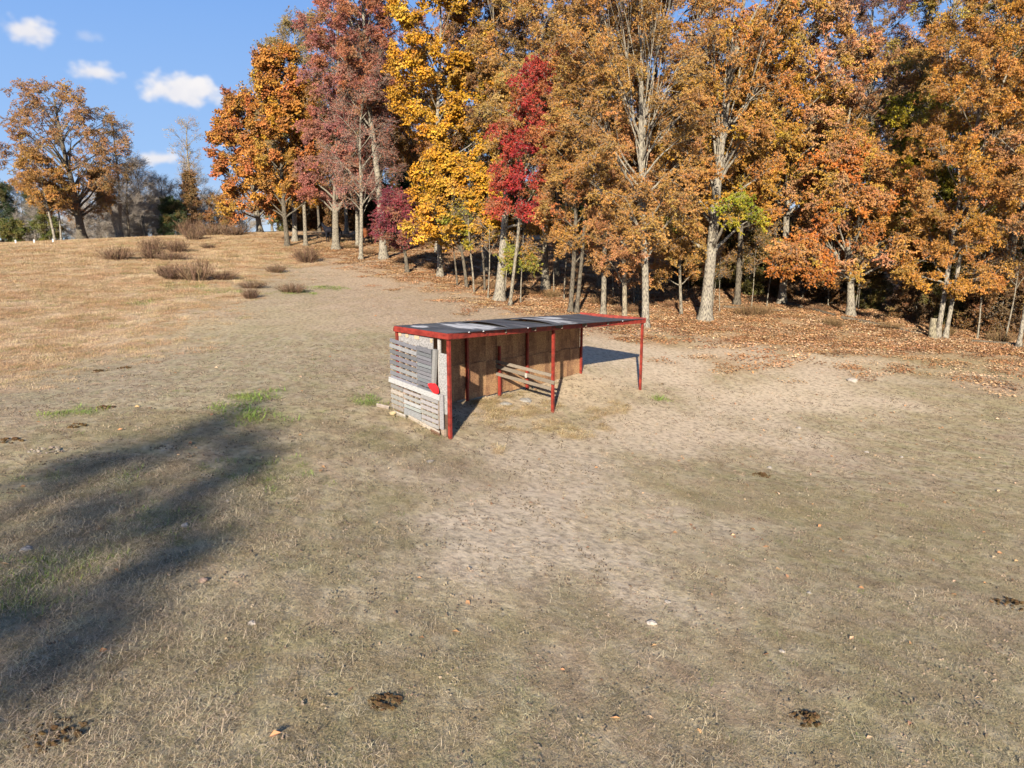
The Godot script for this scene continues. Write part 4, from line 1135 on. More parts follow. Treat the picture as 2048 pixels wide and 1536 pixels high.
func build_shed() -> void:
	var base := Vector3(FL.x, 0, FL.z)
	var shed := thing("loafing_shed", "open-fronted red-framed livestock shed with black roof and pallet end wall", "shed", base)
	var put := func(called: String, m: MB, material: String, parent: Node = shed) -> MeshInstance3D:
		for i in m.v.size(): m.v[i] -= base
		return part(called, m.mesh(mats[material]), parent)
	var up := Vector3.UP
	var wl := wall_basis(FL, BL)
	var wb := wall_basis(BL, BR)
	var wf := wall_basis(FL, FR)
	var top := {FL: 2.3, MF: 2.0, FR: 1.77, BL: 2.27, BR: 1.84}
	# posts
	var fl := flat_dir(FL, BL)
	for q in [[FL, 2.2, wf, 0.066], [MF, 1.9, wf, 0.066], [FR, 1.68, wf, 0.066]]:
		var m := MB.new()
		var p: Vector3 = q[0]
		var y0 := gh(p.x, p.z) - 0.3
		steel_post(m, Vector3(p.x, y0, p.z), q[1] - y0, q[2], q[3])
		put.call("post", m, "red_paint")
	var inb := -wb.z if wb.z.dot(FL - BL) < 0 else wb.z
	for t in [0.0, 0.301, 0.631, 1.0]:
		var p := BL.lerp(BR, t) + inb * 0.055
		var yt := lerpf(2.2, 1.76, t)
		var y0 := gh(p.x, p.z) - 0.3
		var m := MB.new()
		steel_post(m, Vector3(p.x, y0, p.z), yt - y0, wb, 0.064)
		put.call("post", m, "red_paint")
	var p2 := BL.lerp(BR, 0.466) + inb * 0.075
	var dm := MB.new()
	steel_post(dm, Vector3(p2.x, -0.25, p2.z), 1.65, wb, 0.064)
	put.call("divider_post", dm, "red_paint")
	# fascia beams round the roof
	var out_f := -inb
	var ofs := -fl * 0.03
	var cfl := FL + Vector3(0, 2.245, 0) - FL * Vector3(0, 1, 0)
	var corner := {}
	for q in [[FL, 2.26], [MF, 1.965], [FR, 1.73], [BL, 2.275], [BR, 1.80]]:
		corner[q[0]] = Vector3(q[0].x, q[1], q[0].z)
	var fo := -fl * 0.06
	put.call("fascia_beam", board(corner[FL] + fo - flat_dir(FL, FR) * 0.07, corner[MF] + fo, 0.128, 0.038, Color.WHITE, 0.004), "red_paint")
	put.call("fascia_beam", board(corner[MF] + fo + Vector3(0, 0.002, 0), corner[FR] + fo + flat_dir(FL, FR) * 0.07, 0.128, 0.036, Color.WHITE, 0.004), "red_paint")
	var so := -flat_dir(FL, FR) * 0.085
	put.call("fascia_beam", board(corner[FL] + so + fo * 1.3, corner[BL] + so * 0.8 + fo * 0.9, 0.125, 0.038, Color.WHITE, 0.004), "red_paint")
	put.call("fascia_beam", board(corner[FR] - so + fo * 1.3 + Vector3(0, 0.03, 0), corner[BR] - so - fo + Vector3(0, 0.05, 0), 0.13, 0.038, Color.WHITE, 0.004), "red_paint")
	put.call("fascia_beam", board(corner[BL] - fo - Vector3(0, 0.03, 0), corner[BR] - fo - Vector3(0, 0.03, 0), 0.09, 0.036, Color(0.6, 0.6, 0.6), 0.004), "red_paint")
	for k in 7:
		var t := (k + 0.7) / 7.4
		put.call("rafter", board(corner[FL].lerp(corner[FR], t) + Vector3(0, 0.0, 0) - fo * 0.5, corner[BL].lerp(corner[BR], t) + fo * 0.4, 0.08, 0.036, TANW * 0.6), "wood")
	# roof sheets: front-to-back strips of black felt, curling at their seams
	var a0: Vector3 = corner[FL] + fo * 1.15 + so * 1.1 + up * 0.064
	var a1: Vector3 = corner[FR] + fo * 1.15 - so * 1.0 + up * 0.064
	var b0: Vector3 = corner[BL] + fo * 0.4 + so * 0.7 + up * 0.058
	var b1: Vector3 = corner[BR] - fo * 1.4 - so * 0.7 + up * 0.058
	var cuts := [0.0, 0.085, 0.265, 0.47, 0.76, 1.0]
	rng.seed = 31
	for k in 5:
		var m := MB.new()
		var u0: float = cuts[k] - (0.0 if k == 0 else 0.012)
		var u1: float = cuts[k + 1] + (0.0 if k == 4 else 0.018)
		var gu := 26
		var gv := 18
		var pt := []
		for j in gv + 1:
			for i in gu + 1:
				var u := lerpf(u0, u1, float(i) / gu)
				var w := float(j) / gv
				var q := a0.lerp(a1, u).lerp(b0.lerp(b1, u), w)
				var e := float(i) / gu
				var lift := 0.006 + 0.004 * (k % 2)
				lift += 0.007 * (nz2.get_noise_2d(u * 90.0 + k * 20.0, w * 9.0) + 0.3) * smoothstep(0.0, 0.12, w)
				if k == 2 or k == 3:
					lift += 0.085 * pow(1.0 - e, 3.0) * pow(sin(PI * clampf((w - 0.05) / 0.85, 0, 1)), 0.8)
				if k == 0: lift += 0.05 * pow(e, 4.0) * sin(PI * clampf((w - 0.2) / 0.8, 0, 1))
				if k == 4: lift -= 0.05 * smoothstep(0.3, 1.0, e) * sin(PI * w)
				pt.push_back(q + up * lift)
		for j in gv:
			for i in gu:
				var u := lerpf(u0, u1, (i + 0.5) / gu)
				var w := (j + 0.5) / gv
				var col := Color(0.082, 0.083, 0.09)
				var st := 0.0
				for s in [[0.185, 0.45, 0.072, 0.44], [0.555, 0.48, 0.062, 0.48], [0.68, 0.74, 0.05, 0.22], [0.05, 0.75, 0.03, 0.14]]:
					var d := Vector2((u - s[0]) / s[2], (w - s[1]) / s[3]).length() + nz2.get_noise_2d(u * 260.0, w * 22.0) * 0.45
					st = maxf(st, 1.0 - smoothstep(0.75, 1.05, d))
				col = col.lerp(Color(0.62, 0.60, 0.56), st * 0.95)
				col = col.lerp(Color(0.17, 0.168, 0.165), clampf(nz2.get_noise_2d(u * 160.0 + 50.0, w * 12.0) * 1.5, 0, 0.7))
				var r := i + j * (gu + 1)
				m.quad(pt[r + gu + 1], pt[r + gu + 2], pt[r + 1], pt[r], col)
				var dn := up * -0.012
				m.quad(pt[r] + dn, pt[r + 1] + dn, pt[r + gu + 2] + dn, pt[r + gu + 1] + dn, Color(0.03, 0.03, 0.032))
				if j == 0: m.quad(pt[r] + dn, pt[r], pt[r + 1], pt[r + 1] + dn, Color(0.04, 0.04, 0.045))
				if j == gv - 1: m.quad(pt[r + gu + 2] + dn, pt[r + gu + 2], pt[r + gu + 1], pt[r + gu + 1] + dn, Color(0.04, 0.04, 0.045))
				if i == 0: m.quad(pt[r + gu + 1] + dn, pt[r + gu + 1], pt[r], pt[r] + dn, Color(0.05, 0.05, 0.055))
				if i == gu - 1: m.quad(pt[r + 1] + dn, pt[r + 1], pt[r + gu + 2], pt[r + gu + 2] + dn, Color(0.05, 0.05, 0.055))
		put.call("roof_sheet", m, "roofing")
	for q in [0.065, 0.12, 0.31, 0.84]:
		var p: Vector3 = corner[FL].lerp(corner[FR], q) + fo * 1.45 + up * 0.06
		var m := MB.new()
		m.box(p, wf, Vector3(0.026, 0.018, 0.024), Color(0.75, 0.75, 0.75), 0.004)
		put.call("washer", m, "wood")
	# back wall of weathered board panels
	var bw := 8.184
	var xs := [0.0, 1.24, 2.47, 3.32, 3.815, 4.38, 5.165, 6.4, 7.6, 8.19]
	for k in xs.size() - 1:
		var s0: float = xs[k] + 0.004
		var s1: float = xs[k + 1] - 0.004
		for lvl in 2:
			if k == 5 and lvl == 1: pass
			var sm := (s0 + s1) * 0.5
			var yb := lerpf(0.42, 0.0, sm / bw)
			var yt := lerpf(2.23, 1.78, sm / bw)
			var ym := yb + 0.80
			var lo := yb - 0.12 if lvl == 0 else ym - 0.03
			var hi := ym if lvl == 0 else yt
			var c := BL.lerp(BR, sm / bw)
			var m := MB.new()
			var shade := rf(0.88, 1.1)
			sheet(m, Vector3(c.x, (lo + hi) * 0.5, c.z) - inb * (0.003 * (k % 2) + 0.016 * lvl), wb, Vector3(s1 - s0, hi - lo, 0.014), Color(0.44, 0.25, 0.132) * shade)
			put.call("wall_panel", m, "osb")
	# the left end wall: panels, stud, and pallets nailed outside
	var e := wl.x
	var no := Vector3(e.z, 0, -e.x)
	if no.z < 0: no = -no
	var at := func(s: float, y: float, o: float) -> Vector3:
		return Vector3(FL.x, 0, FL.z) + e * s + up * y + no * o
	var slab := func(called: String, s0: float, s1: float, y0: float, y1: float, o: float, t: float, col: Color, material: String, k := 0.0, parent: Node = shed, ch := 0.0) -> void:
		# a piece of the wall between s0..s1 and y0..y1; k tilts it with the rise of the ground
		var m := MB.new()
		var p: Vector3 = at.call(s0, (y0 + y1) * 0.5, o)
		var q: Vector3 = at.call(s1, (y0 + y1) * 0.5 + k * (s1 - s0), o)
		var d := (q - p).normalized()
		m.box((p + q) * 0.5, Basis(d, (d.cross(up).normalized()).cross(d).normalized(), d.cross(up).normalized()), Vector3(p.distance_to(q), y1 - y0, t), col, ch)
		put.call(called, m, material, parent)
	slab.call("wall_panel", 0.482, 1.62, 1.86, 2.17, 0.0, 0.014, Color(0.36, 0.345, 0.33), "osb", 0.02)
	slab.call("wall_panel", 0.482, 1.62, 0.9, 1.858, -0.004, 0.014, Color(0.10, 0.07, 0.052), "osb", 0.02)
	slab.call("wall_panel", 0.034, 0.315, 0.55, 1.865, 0.012, 0.014, Color(0.38, 0.37, 0.36), "osb", 0.05)
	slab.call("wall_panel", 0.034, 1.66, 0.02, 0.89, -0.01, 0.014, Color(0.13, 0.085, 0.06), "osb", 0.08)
	slab.call("stud", 0.29, 0.355, 0.9, 2.19, -0.03, 0.04, Color(0.47, 0.44, 0.41), "wood")
	for q in [[1.52, 1.60, 2.12], [1.28, 1.36, 2.11], [0.92, 1.06, 2.10], [0.49, 0.545, 2.07]]:
		slab.call("patch_board", q[0], q[1], q[2], q[2] + 0.085, 0.02, 0.016, Color(0.62, 0.47, 0.31), "wood", 0.02)
	# pallets: [called label, s0, s1, [slat rows: y at s0, height], slat colours, stringer positions, offset]
	var pallet := func(label: String, s0: float, s1: float, rows: Array, cols: Array, strs: Array, o: float, k: float, sc: Color, backs: bool) -> Node3D:
		var n := Node3D.new()
		n.name = "pallet"
		var c := 0
		while shed.has_node(NodePath(String(n.name))):
			c += 1
			n.name = "pallet_%03d" % c
		shed.add_child(n, true)
		n.set_meta("label", label)
		var lo: float = rows[rows.size() - 1][0] - rows[rows.size() - 1][1] * 0.5
		var hi: float = rows[0][0] + rows[0][1] * 0.5
		for i in rows.size():
			var col: Color = cols[i % cols.size()]
			slab.call("slat", s0 + rf(-0.012, 0.012), s1 + rf(-0.012, 0.012), rows[i][0] - rows[i][1] * 0.5, rows[i][0] + rows[i][1] * 0.5, o + rf(-0.003, 0.003), 0.017, jit(col, 0.24, 0.04), "wood", k + rf(-0.006, 0.006), n, 0.003)
		for s in strs:
			slab.call("stringer", s - 0.02, s + 0.02, lo + 0.01 + k * (s - s0), hi - 0.012 + k * (s - s0), o - 0.049, 0.075, jit(sc, 0.12), "wood", 0.0, n)
		if backs:
			for i in 4:
				var y := lerpf(lo + 0.06, hi - 0.06, i / 3.0)
				slab.call("back_slat", s0 + 0.01, s1 - 0.01, y - 0.04, y + 0.04, o - 0.108, 0.016, jit(Color(0.24, 0.17, 0.115), 0.3), "wood", k, n)
		return n
	rng.seed = 51
	var r1 := []
	for i in 8:
		r1.push_back([1.912 - 0.1235 * i, 0.087] if i < 7 else [1.912 - 0.1235 * 7 + 0.008, 0.10])
	r1.push_back([0.985, 0.095])
	pallet.call("upper wide pallet of dark grey slats with open gaps", 0.915, 1.825, r1, [DARKW, GRAYW, DARKW, DARKW * 1.1], [0.94, 1.09, 1.30, 1.51, 1.79], 0.10, 0.115, TANW, false)
	var r2 := []
	for i in 10:
		r2.push_back([1.885 - 0.0825 * i - (0.02 if i > 0 else 0.0), 0.105 if i == 0 else 0.0715])
	r2.push_back([1.00, 0.12])
	pallet.call("upper narrow pallet of dark grey slats nailed close together", 0.44, 0.905, r2, [DARKW, DARKW * 0.92, DARKW * 1.08], [0.47, 0.67, 0.88], 0.102, 0.10, DARKW * 0.8, false)
	slab.call("end_board", 0.345, 0.43, 0.98, 1.945, 0.07, 0.07, PALEW, "wood", 0.1)
	slab.call("rail", 0.17, 1.86, 0.862, 0.982, 0.128, 0.03, Color(0.47, 0.465, 0.45), "wood", 0.112, shed, 0.004)
	var r3 := []
	for i in 5:
		r3.push_back([0.915 - 0.118 * i, 0.084])
	pallet.call("lower pallet of bleached slats at the back end of the wall", 1.405, 1.83, r3, [PALEW, Color(0.36, 0.325, 0.28), PALEW], [1.42, 1.55, 1.68, 1.81], 0.10, 0.12, TANW, false)
	var r4 := [[0.845, 0.07], [0.722, 0.078], [0.605, 0.078], [0.51, 0.07]]
	pallet.call("lower middle pallet of silvery bleached slats", 0.81, 1.39, r4, [Color(0.34, 0.335, 0.325), PALEW, Color(0.37, 0.37, 0.36)], [0.825, 1.0, 1.19, 1.375], 0.102, 0.115, TANW, false)
	slab.call("kick_board", 0.812, 1.388, 0.292, 0.455, 0.10, 0.02, Color(0.30, 0.305, 0.30), "wood", 0.115, shed, 0.003)
	var r5 := []
	for i in 6:
		r5.push_back([0.81 - 0.112 * i, 0.081])
	pallet.call("lower pallet of bleached slats nearest the front post", 0.25, 0.80, r5, [PALEW, Color(0.33, 0.325, 0.315), Color(0.30, 0.295, 0.28)], [0.27, 0.45, 0.62, 0.785], 0.10, 0.115, TANW, false)
	slab.call("end_board", 0.105, 0.205, 0.23, 1.0, 0.09, 0.03, Color(0.36, 0.345, 0.345), "wood")
	slab.call("end_board", 0.09, 0.175, -0.08, 0.225, 0.06, 0.08, Color(0.40, 0.31, 0.235), "wood")
	slab.call("foot_plank", 0.2, 1.2, 0.10, 0.185, 0.13, 0.03, Color(0.50, 0.43, 0.35), "wood", 0.2, shed, 0.003)
	# divider rails of grey board between the middle front post and the divider post
	var dv := flat_dir(MF, BL.lerp(BR, 0.466))
	var side := dv.cross(up).normalized()
	if side.dot(Vector3(0, 0, 1)) < 0: side = -side
	var mid := Vector3(MF.x, 0, MF.z)
	for q in [[0.03, 0.705, 1.60, 0.995, 0.085, 0.0], [-0.055, 0.505, 1.60, 0.865, 0.10, 0.062], [0.03, 0.345, 1.62, 0.66, 0.088, 0.0]]:
		var pa: Vector3 = mid + dv * q[0] + up * q[1] + side * (0.064 + q[5] * 0.02)
		var pb: Vector3 = mid + dv * q[2] + up * q[3] + side * 0.06
		put.call("rail", board(pa, pb, q[4], 0.028, Color(0.245, 0.205, 0.16) * rf(0.85, 1.15), 0.004), "wood")
	var bp: Vector3 = mid + dv * 0.72 + up * 0.66 + side * 0.083
	put.call("rail_block", board(bp - dv * 0.03, bp + dv * 0.03, 0.12, 0.025, Color(0.42, 0.39, 0.34)), "wood")
	# the red tub wedged on the rail
	var tub := MB.new()
	var tp: Vector3 = at.call(0.325, 1.10, 0.15)
	var ring := []
	var prof := [[-0.16, 0.10], [-0.15, 0.06], [-0.11, 0.015], [-0.06, -0.03], [0.0, -0.075], [0.06, -0.085], [0.125, -0.08], [0.125, 0.0], [0.10, 0.055], [0.05, 0.10], [0.0, 0.125], [-0.05, 0.115], [-0.10, 0.12]]
	var tq: Vector3 = tp
	for sgn in [1.0, -1.0]:
		var cc: Vector3 = tq + no * 0.05 * sgn
		var rg := []
		for q in prof:
			rg.push_back(tq - e * q[0] + up * q[1] + no * 0.03 * sgn)
		ring.push_back(rg)
		for i in prof.size():
			var j := (i + 1) % prof.size()
			if sgn > 0: tub.tri(cc, rg[i], rg[j])
			else: tub.tri(cc, rg[j], rg[i])
	for i in prof.size():
		var j := (i + 1) % prof.size()
		tub.quad(ring[0][i], ring[1][i], ring[1][j], ring[0][j])
	for i in tub.v.size(): tub.v[i] -= tq
	var tubn := part("plastic_scoop", tub.mesh(mats.plastic), self, tq)
	tag(tubn, "bright red plastic scoop wedged on the pallet wall's pale rail", "scoop")
	# loose boards lying along the foot of the pallet wall
	for q in [[1.50, 0.30, 1.18, 0.24, 0.10, "short pale board lying at the middle of the pallet wall's foot", Color(0.5, 0.45, 0.38)], [2.05, 0.36, 1.8, 0.2, 0.09, "weathered board sticking out past the pallet wall's back corner", Color(0.44, 0.37, 0.32)], [0.36, 0.22, 0.10, 0.20, 0.13, "brown broken plank leaning at the foot of the front post", Color(0.22, 0.13, 0.085)]]:
		var pa: Vector3 = at.call(q[0], 0, q[1])
		var pb: Vector3 = at.call(q[2], 0, q[3])
		pa.y = gh(pa.x, pa.z) + 0.05
		pb.y = gh(pb.x, pb.z) + 0.05
		var m := board(pa, pb, q[4], 0.03, q[6], 0.003, 0.5)
		for i in m.v.size(): m.v[i] -= pa
		tag(part("loose_board", m.mesh(mats.wood), self, pa), q[5], "board")

# hay and straw trampled inside the shed
func build_hay() -> void:
	var hay := blade_patch(34, 0.16, 0.06, 0.17, 0.006, 0.95, 61, true)
	var hx := []
	var hc := []
	rng.seed = 62
	for i in 1700:
		var t := rng.randf()
		var w := pow(rng.randf(), 0.8)
		var a := FL.lerp(FR, rf(0.1, 0.62))
		var b := BL.lerp(BR, rf(0.3, 0.6))
		var p := a.lerp(b, 0.15 + 0.8 * w)
		if i > 900:
			p = Vector3(rf(-0.4, 3.4), 0, 0)
			p.z = -15.0 - p.x * 1.25 - rf(0.0, 2.2)
		if nz2.get_noise_2d(p.x * 6.0, p.z * 6.0) < (-0.15 if i <= 900 else 0.1): continue
		hx.push_back(upright(Vector3(p.x, gh(p.x, p.z) + 0.012, p.z), rf(0, TAU), rf(0.5, 1.1)))
		hc.push_back(jit(Color(0.54, 0.42, 0.25) if rng.randf() < 0.7 else Color(0.32, 0.22, 0.1), 0.25))
	tag(many("trampled_hay", hay, hx, hc, self), "trampled hay inside and in front of the shed", "", "", "stuff")
# ---------------------------------------------------------------- small things
func build_shrubs() -> void:
	var protos := []
	for v in 3:
		rng.seed = 700 + v
		var m := MB.new()
		for i in 300:
			var a := rf(0, TAU)
			var q := 0.5 * sqrt(rng.randf())
			var p := Vector3(cos(a) * q * 0.7, -0.03, sin(a) * q * 0.7)
			var hgt := rf(0.35, 1.0) * (1.0 - q * 0.75)
			var tip := Vector3(cos(a) * q * 1.5 + rf(-0.15, 0.15), hgt, sin(a) * q * 1.5 + rf(-0.15, 0.15))
			var md := p.lerp(tip, 0.55) + Vector3(rf(-0.05, 0.05), 0.05, rf(-0.05, 0.05))
			var s := Vector3(rf(-1, 1), 0, rf(-1, 1)).normalized() * 0.008
			var col := Color(1, 1, 1) * rf(0.6, 1.4)
			col = Color(col.r, col.g * rf(0.85, 1.05), col.b * rf(0.8, 1.0))
			m.quad(p - s, md - s * 0.8, md + s * 0.8, p + s, col)
			m.tri(md - s * 0.8, tip, md + s * 0.8, col)
			for j in 5:
				var b := md.lerp(tip, rf(0.0, 1.0))
				var t2 := b + rdir() * 0.14 + Vector3(0, 0.07, 0)
				m.tri(b - s * 0.9, t2, b + s * 0.9, col * rf(0.8, 1.3))
		protos.push_back(m)
	var where := [
		[-18.6, -41.2, 1.5, "large brown weed clump, left part of the long brushy patch"], [-17.3, -40.8, 1.45, "dense brown weed clump, darkest part of the long brushy patch"], [-16.2, -41.6, 1.25, "brown weed clump at the right end of the long brushy patch"], [-19.6, -42.5, 1.1, "thin brown weed clump at the left end of the long brushy patch"],
		[-27.6, -57.5, 1.7, "round brown weed clump standing alone high on the tan field"], [-23.2, -50.8, 1.5, "wide low brown weed clump below the round one on the tan field"], [-24.8, -51.5, 1.2, "sparse weed clump left of the wide low one on the tan field"], [-26.5, -50.1, 1.5, "brown weed clump, the leftmost on the tan field"],
		[-13.4, -38.2, 0.95, "small brown weed clump at the edge of the greener turf"], [-11.0, -37.0, 1.05, "spiky weed clump with fresh green grass round its foot"], [-14.3, -52.0, 1.5, "low reddish weed clump before the maples' leaf litter"], [-14.6, -46.0, 1.0, "faint weed clump between the brushy patch and the red oaks"],
		[-12.1, -34.2, 0.6, "tiny weed tuft below the spiky clump"], [-26.7, -72.0, 1.9, "brown weed clump at the crest left of the orange maple"], [-28.4, -67.0, 1.3, "dark weed clump alone just below the crest"], [-29.3, -73.0, 1.9, "low weed clump on the crest right of the cedar"], [-24.3, -59.8, 0.9, "small upright weed clump below the crest"], [-31.5, -74.0, 1.9, "rusty weed clump at the foot of the cedar"], [-25.2, -56.2, 1.3, "pale weed clump right of the round one on the tan field"]]
	rng.seed = 720
	for i in where.size():
		var w: Array = where[i]
		var src: MB = protos[i % 3]
		var m := MB.new()
		m.v = src.v.duplicate(); m.n = src.n; m.ix = src.ix; m.c = src.c.duplicate()
		var tone := Color(0.13, 0.082, 0.055).lerp(Color(0.19, 0.13, 0.085), rng.randf())
		for j in m.c.size(): m.c[j] = m.c[j] * tone
		var o := part("weed_clump", m.mesh(mats.brush), self, Vector3(w[0], gh(w[0], w[1]), w[1]))
		o.rotation.y = rf(0, TAU)
		o.scale = Vector3(w[2] * rf(0.95, 1.25), w[2] * rf(0.45, 1.15), w[2] * rf(0.9, 1.2))
		tag(o, w[3], "weed", "dead brown weed clumps on the field")

	rng.seed = 760
	for i in 26:
		var x := -13.0 + i * 1.75 + rf(-0.6, 0.6)
		var z := tree_line(x) - rf(4.5, 9.5)
		var src: MB = protos[i % 3]
		var m := MB.new()
		m.v = src.v; m.n = src.n; m.ix = src.ix; m.c = src.c.duplicate()
		var tone := Color(0.2, 0.12, 0.07).lerp(Color(0.2, 0.14, 0.07), rng.randf())
		for j in m.c.size(): m.c[j] = m.c[j] * tone
		var o := part("bramble", m.mesh(mats.brush), self, Vector3(x, gh(x, z), z))
		o.rotation.y = rf(0, TAU)
		o.scale = Vector3(rf(0.4, 1.1), rf(0.3, 0.75), rf(0.4, 1.1))
		tag(o, "", "bramble", "brambles along the edge of the wood")
		between(o, "low twiggy bramble")

func build_stones() -> void:
	var where := [
		[-4.47, -9.45, 0.055, 1.15, "white stone beside the long shadow on the left turf"], [1.72, -8.27, 0.05, 1.3, "white stone alone on the near turf below the shed"], [11.87, -25.17, 0.14, 1.1, "pale flat stone on the bare ground right of the shed"], [8.07, -20.04, 0.07, 1.0, "pale stone right of the small straw-coloured mound"],
		[6.0, -16.4, 0.06, 0.9, "tan stone just above the dark dung on the right"], [-5.88, -8.32, 0.06, 0.95, "grey stone near the bright green tuft at the left edge"], [-3.63, -8.02, 0.05, 0.5, "flat reddish stone half buried at the shadow's edge"], [-2.8, -7.24, 0.045, 1.0, "greyish chip of stone in the near straw"],
		[-4.28, -10.49, 0.04, 0.9, "small pale stone up-slope of the white stone by the shadow"], [9.06, -18.07, 0.045, 1.1, "small white stone far out on the right turf"], [9.76, -17.68, 0.04, 1.0, "small cream stone right of the small white one on the right turf"], [-1.58, -13.59, 0.06, 0.6, "tan stone on the bare earth in front of the pallet wall"],
		[2.05, -8.9, 0.035, 0.9, "cream chip a little beyond the white stone on the near turf"], [4.2, -9.6, 0.035, 1.0, "pale chip on the turf at middle right"], [3.2, -7.9, 0.03, 1.0, "pale chip in the near turf on the right"]]
	rng.seed = 800
	for w in where:
		var m := MB.new()
		blob(m, Vector3(0, w[2] * 0.25, 0), Vector3(w[2] * rf(1.0, 1.5), w[2] * 0.6, w[2]), Color(0.42, 0.37, 0.31) * w[3] if not w[4].contains("reddish") else Color(0.36, 0.25, 0.19), 9, 6, 0.13)
		var o := part("stone", m.mesh(mats.stone), self, Vector3(w[0], gh(w[0], w[1]), w[1]))
		o.rotation.y = rf(0, TAU)
		tag(o, w[4], "stone", "stones scattered on the paddock")
	for w in [[-0.18, -18.86, 0.15, "flat grey stone slab in the shed's straw, the nearer of two"], [0.36, -19.6, 0.16, "flat grey stone slab in the shed's straw, closer to the divider"]]:
		var m := MB.new()
		blob(m, Vector3(0, 0.0, 0), Vector3(w[2] * 1.2, 0.07, w[2]), Color(0.33, 0.31, 0.28), 10, 6, 0.08)
		tag(part("stone_slab", m.mesh(mats.stone), self, Vector3(w[0], gh(w[0], w[1]), w[1])), w[3], "stone")
	var ym := MB.new()
	blob(ym, Vector3(0, 0.05, 0), Vector3(0.07, 0.045, 0.05), Color(0.50, 0.40, 0.23), 8, 5, 0.25)
	var yp := Vector3(-2.66, 0, -15.98)
	yp.y = gh(yp.x, yp.z)
	tag(part("foam_chunk", ym.mesh(mats.stone), self, yp), "yellowish crumbling chunk at the pallet wall's back foot", "chunk")

func build_dung() -> void:
	var where := [
		[-1.22, -6.2, 0.13, 26, "heap of dark brown dung, the nearest on the turf"], [5.59, -15.76, 0.17, 18, "dark dung heap on the right turf beyond the shed's front"], [2.96, -6.6, 0.13, 18, "scattered dung at the near right"], [7.18, -9.8, 0.2, 16, "broken dung at the right edge of the view"], [-3.8, -5.32, 0.22, 22, "old flattened dung in the near left corner"],
		[-11.34, -19.9, 0.2, 12, "black dung on the far left turf, the darkest of its line"], [-10.85, -20.29, 0.15, 8, "dung crumbs right beside the darkest pile on the left"], [-8.55, -15.07, 0.14, 10, "dark dung on the left turf above the long shadow"], [-8.86, -12.46, 0.2, 12, "reddish-brown dung at the left edge of the view"], [-8.31, -13.54, 0.16, 9, "loose dung right of the reddish pile at the left edge"], [-7.9, -12.0, 0.24, 10, "scatter of grey clods at the left above the shadow"]]
	rng.seed = 900
	for w in where:
		var m := MB.new()
		for i in w[3] * 3:
			var a := rf(0, TAU)
			var q: float = w[2] * sqrt(rng.randf())
			var r := rf(0.009, 0.026)
			var hgt := maxf(0.0, 0.045 * (1.0 - q / w[2])) * rng.randf() * 1.3
			blob(m, Vector3(cos(a) * q * 1.3, r * 0.25 + hgt, sin(a) * q), Vector3(r * rf(0.9, 1.5), r * 0.8, r), jit(Color(0.075, 0.045, 0.02) if not w[4].contains("grey") else Color(0.2, 0.165, 0.13), 0.45), 7, 5, 0.2)
		tag(part("dung_pile", m.mesh(mats.dung), self, Vector3(w[0], gh(w[0], w[1]), w[1])), w[4], "dung", "dung piles on the paddock")

func build_logs() -> void:
	var sm := MB.new()
	var x := 19.35
	var z := -33.7
	sm.tube(PackedVector3Array([Vector3(0.1, -0.1, 0), Vector3(0.02, 0.25, 0), Vector3(0, 0.7, 0), Vector3(0.02, 0.95, 0)]), PackedFloat32Array([0.21, 0.17, 0.145, 0.14]), 11, Color(1.1, 0.98, 0.85), 0.08)
	sm.tube(PackedVector3Array([Vector3(0.02, 0.949, 0), Vector3(0.02, 0.951, 0)]), PackedFloat32Array([0.139, 0.0]), 11, Color(1.4, 1.2, 0.95))
	tag(part("tree_stump", sm.mesh(mats.bark), self, Vector3(x, gh(x, z), z)), "pale broken stump close beside the twin-stemmed tree", "stump")
	for q in [[16.6, -37.0, 19.5, -34.4, 0.09, "long dark fallen log running down to the twin-stemmed tree"], [15.2, -40.6, 16.6, -37.5, 0.11, "fallen trunk in the shade left of the short grey trunk"], [20.8, -33.0, 24.0, -30.3, 0.07, "thin fallen log at the right end of the wood's edge"], [11.2, -39.0, 14.2, -38.2, 0.08, "low fallen limb in the leaf litter behind the hickory"]]:
		var p := PackedVector3Array()
		var r := PackedFloat32Array()
		for i in 9:
			var t := i / 8.0
			var xx := lerpf(q[0], q[2], t) + sin(t * 5.0) * 0.12
			var zz := lerpf(q[1], q[3], t)
			p.push_back(Vector3(xx - q[0], gh(xx, zz) + q[4] * 0.8, zz - q[1]))
			r.push_back(q[4] * lerpf(1.0, 0.6, t))
		var m := MB.new()
		m.tube(p, r, 8, Color(0.5, 0.46, 0.42), 0.08)
		tag(part("fallen_log", m.mesh(mats.bark), self, Vector3(q[0], 0, q[1])), q[5], "log")

func build_fence() -> void:
	var f := thing("rail_fence", "low white wooden fence at the far left behind the field's crest", "fence", Vector3(-46, 0, -66))
	var ps := []
	for i in 6:
		var x := -50.6 + i * 2.1
		var z := -69.0 + i * 0.7
		ps.push_back(Vector3(x + 46, gh(x, z), z + 66))
		var m := MB.new()
		m.box(Vector3(x + 46, gh(x, z) - 0.2, z + 66), Basis(Vector3.UP, 0.3), Vector3(0.11, 1.1, 0.11), Color.WHITE, 0.01)
		part("post", m.mesh(mats.white_paint), f)
	for i in 5:
		var m := board(ps[i] + Vector3(0, -0.1, 0.08), ps[i + 1] + Vector3(0, -0.1, 0.08), 0.07, 0.03, Color.WHITE)
		part("rail", m.mesh(mats.white_paint), f)

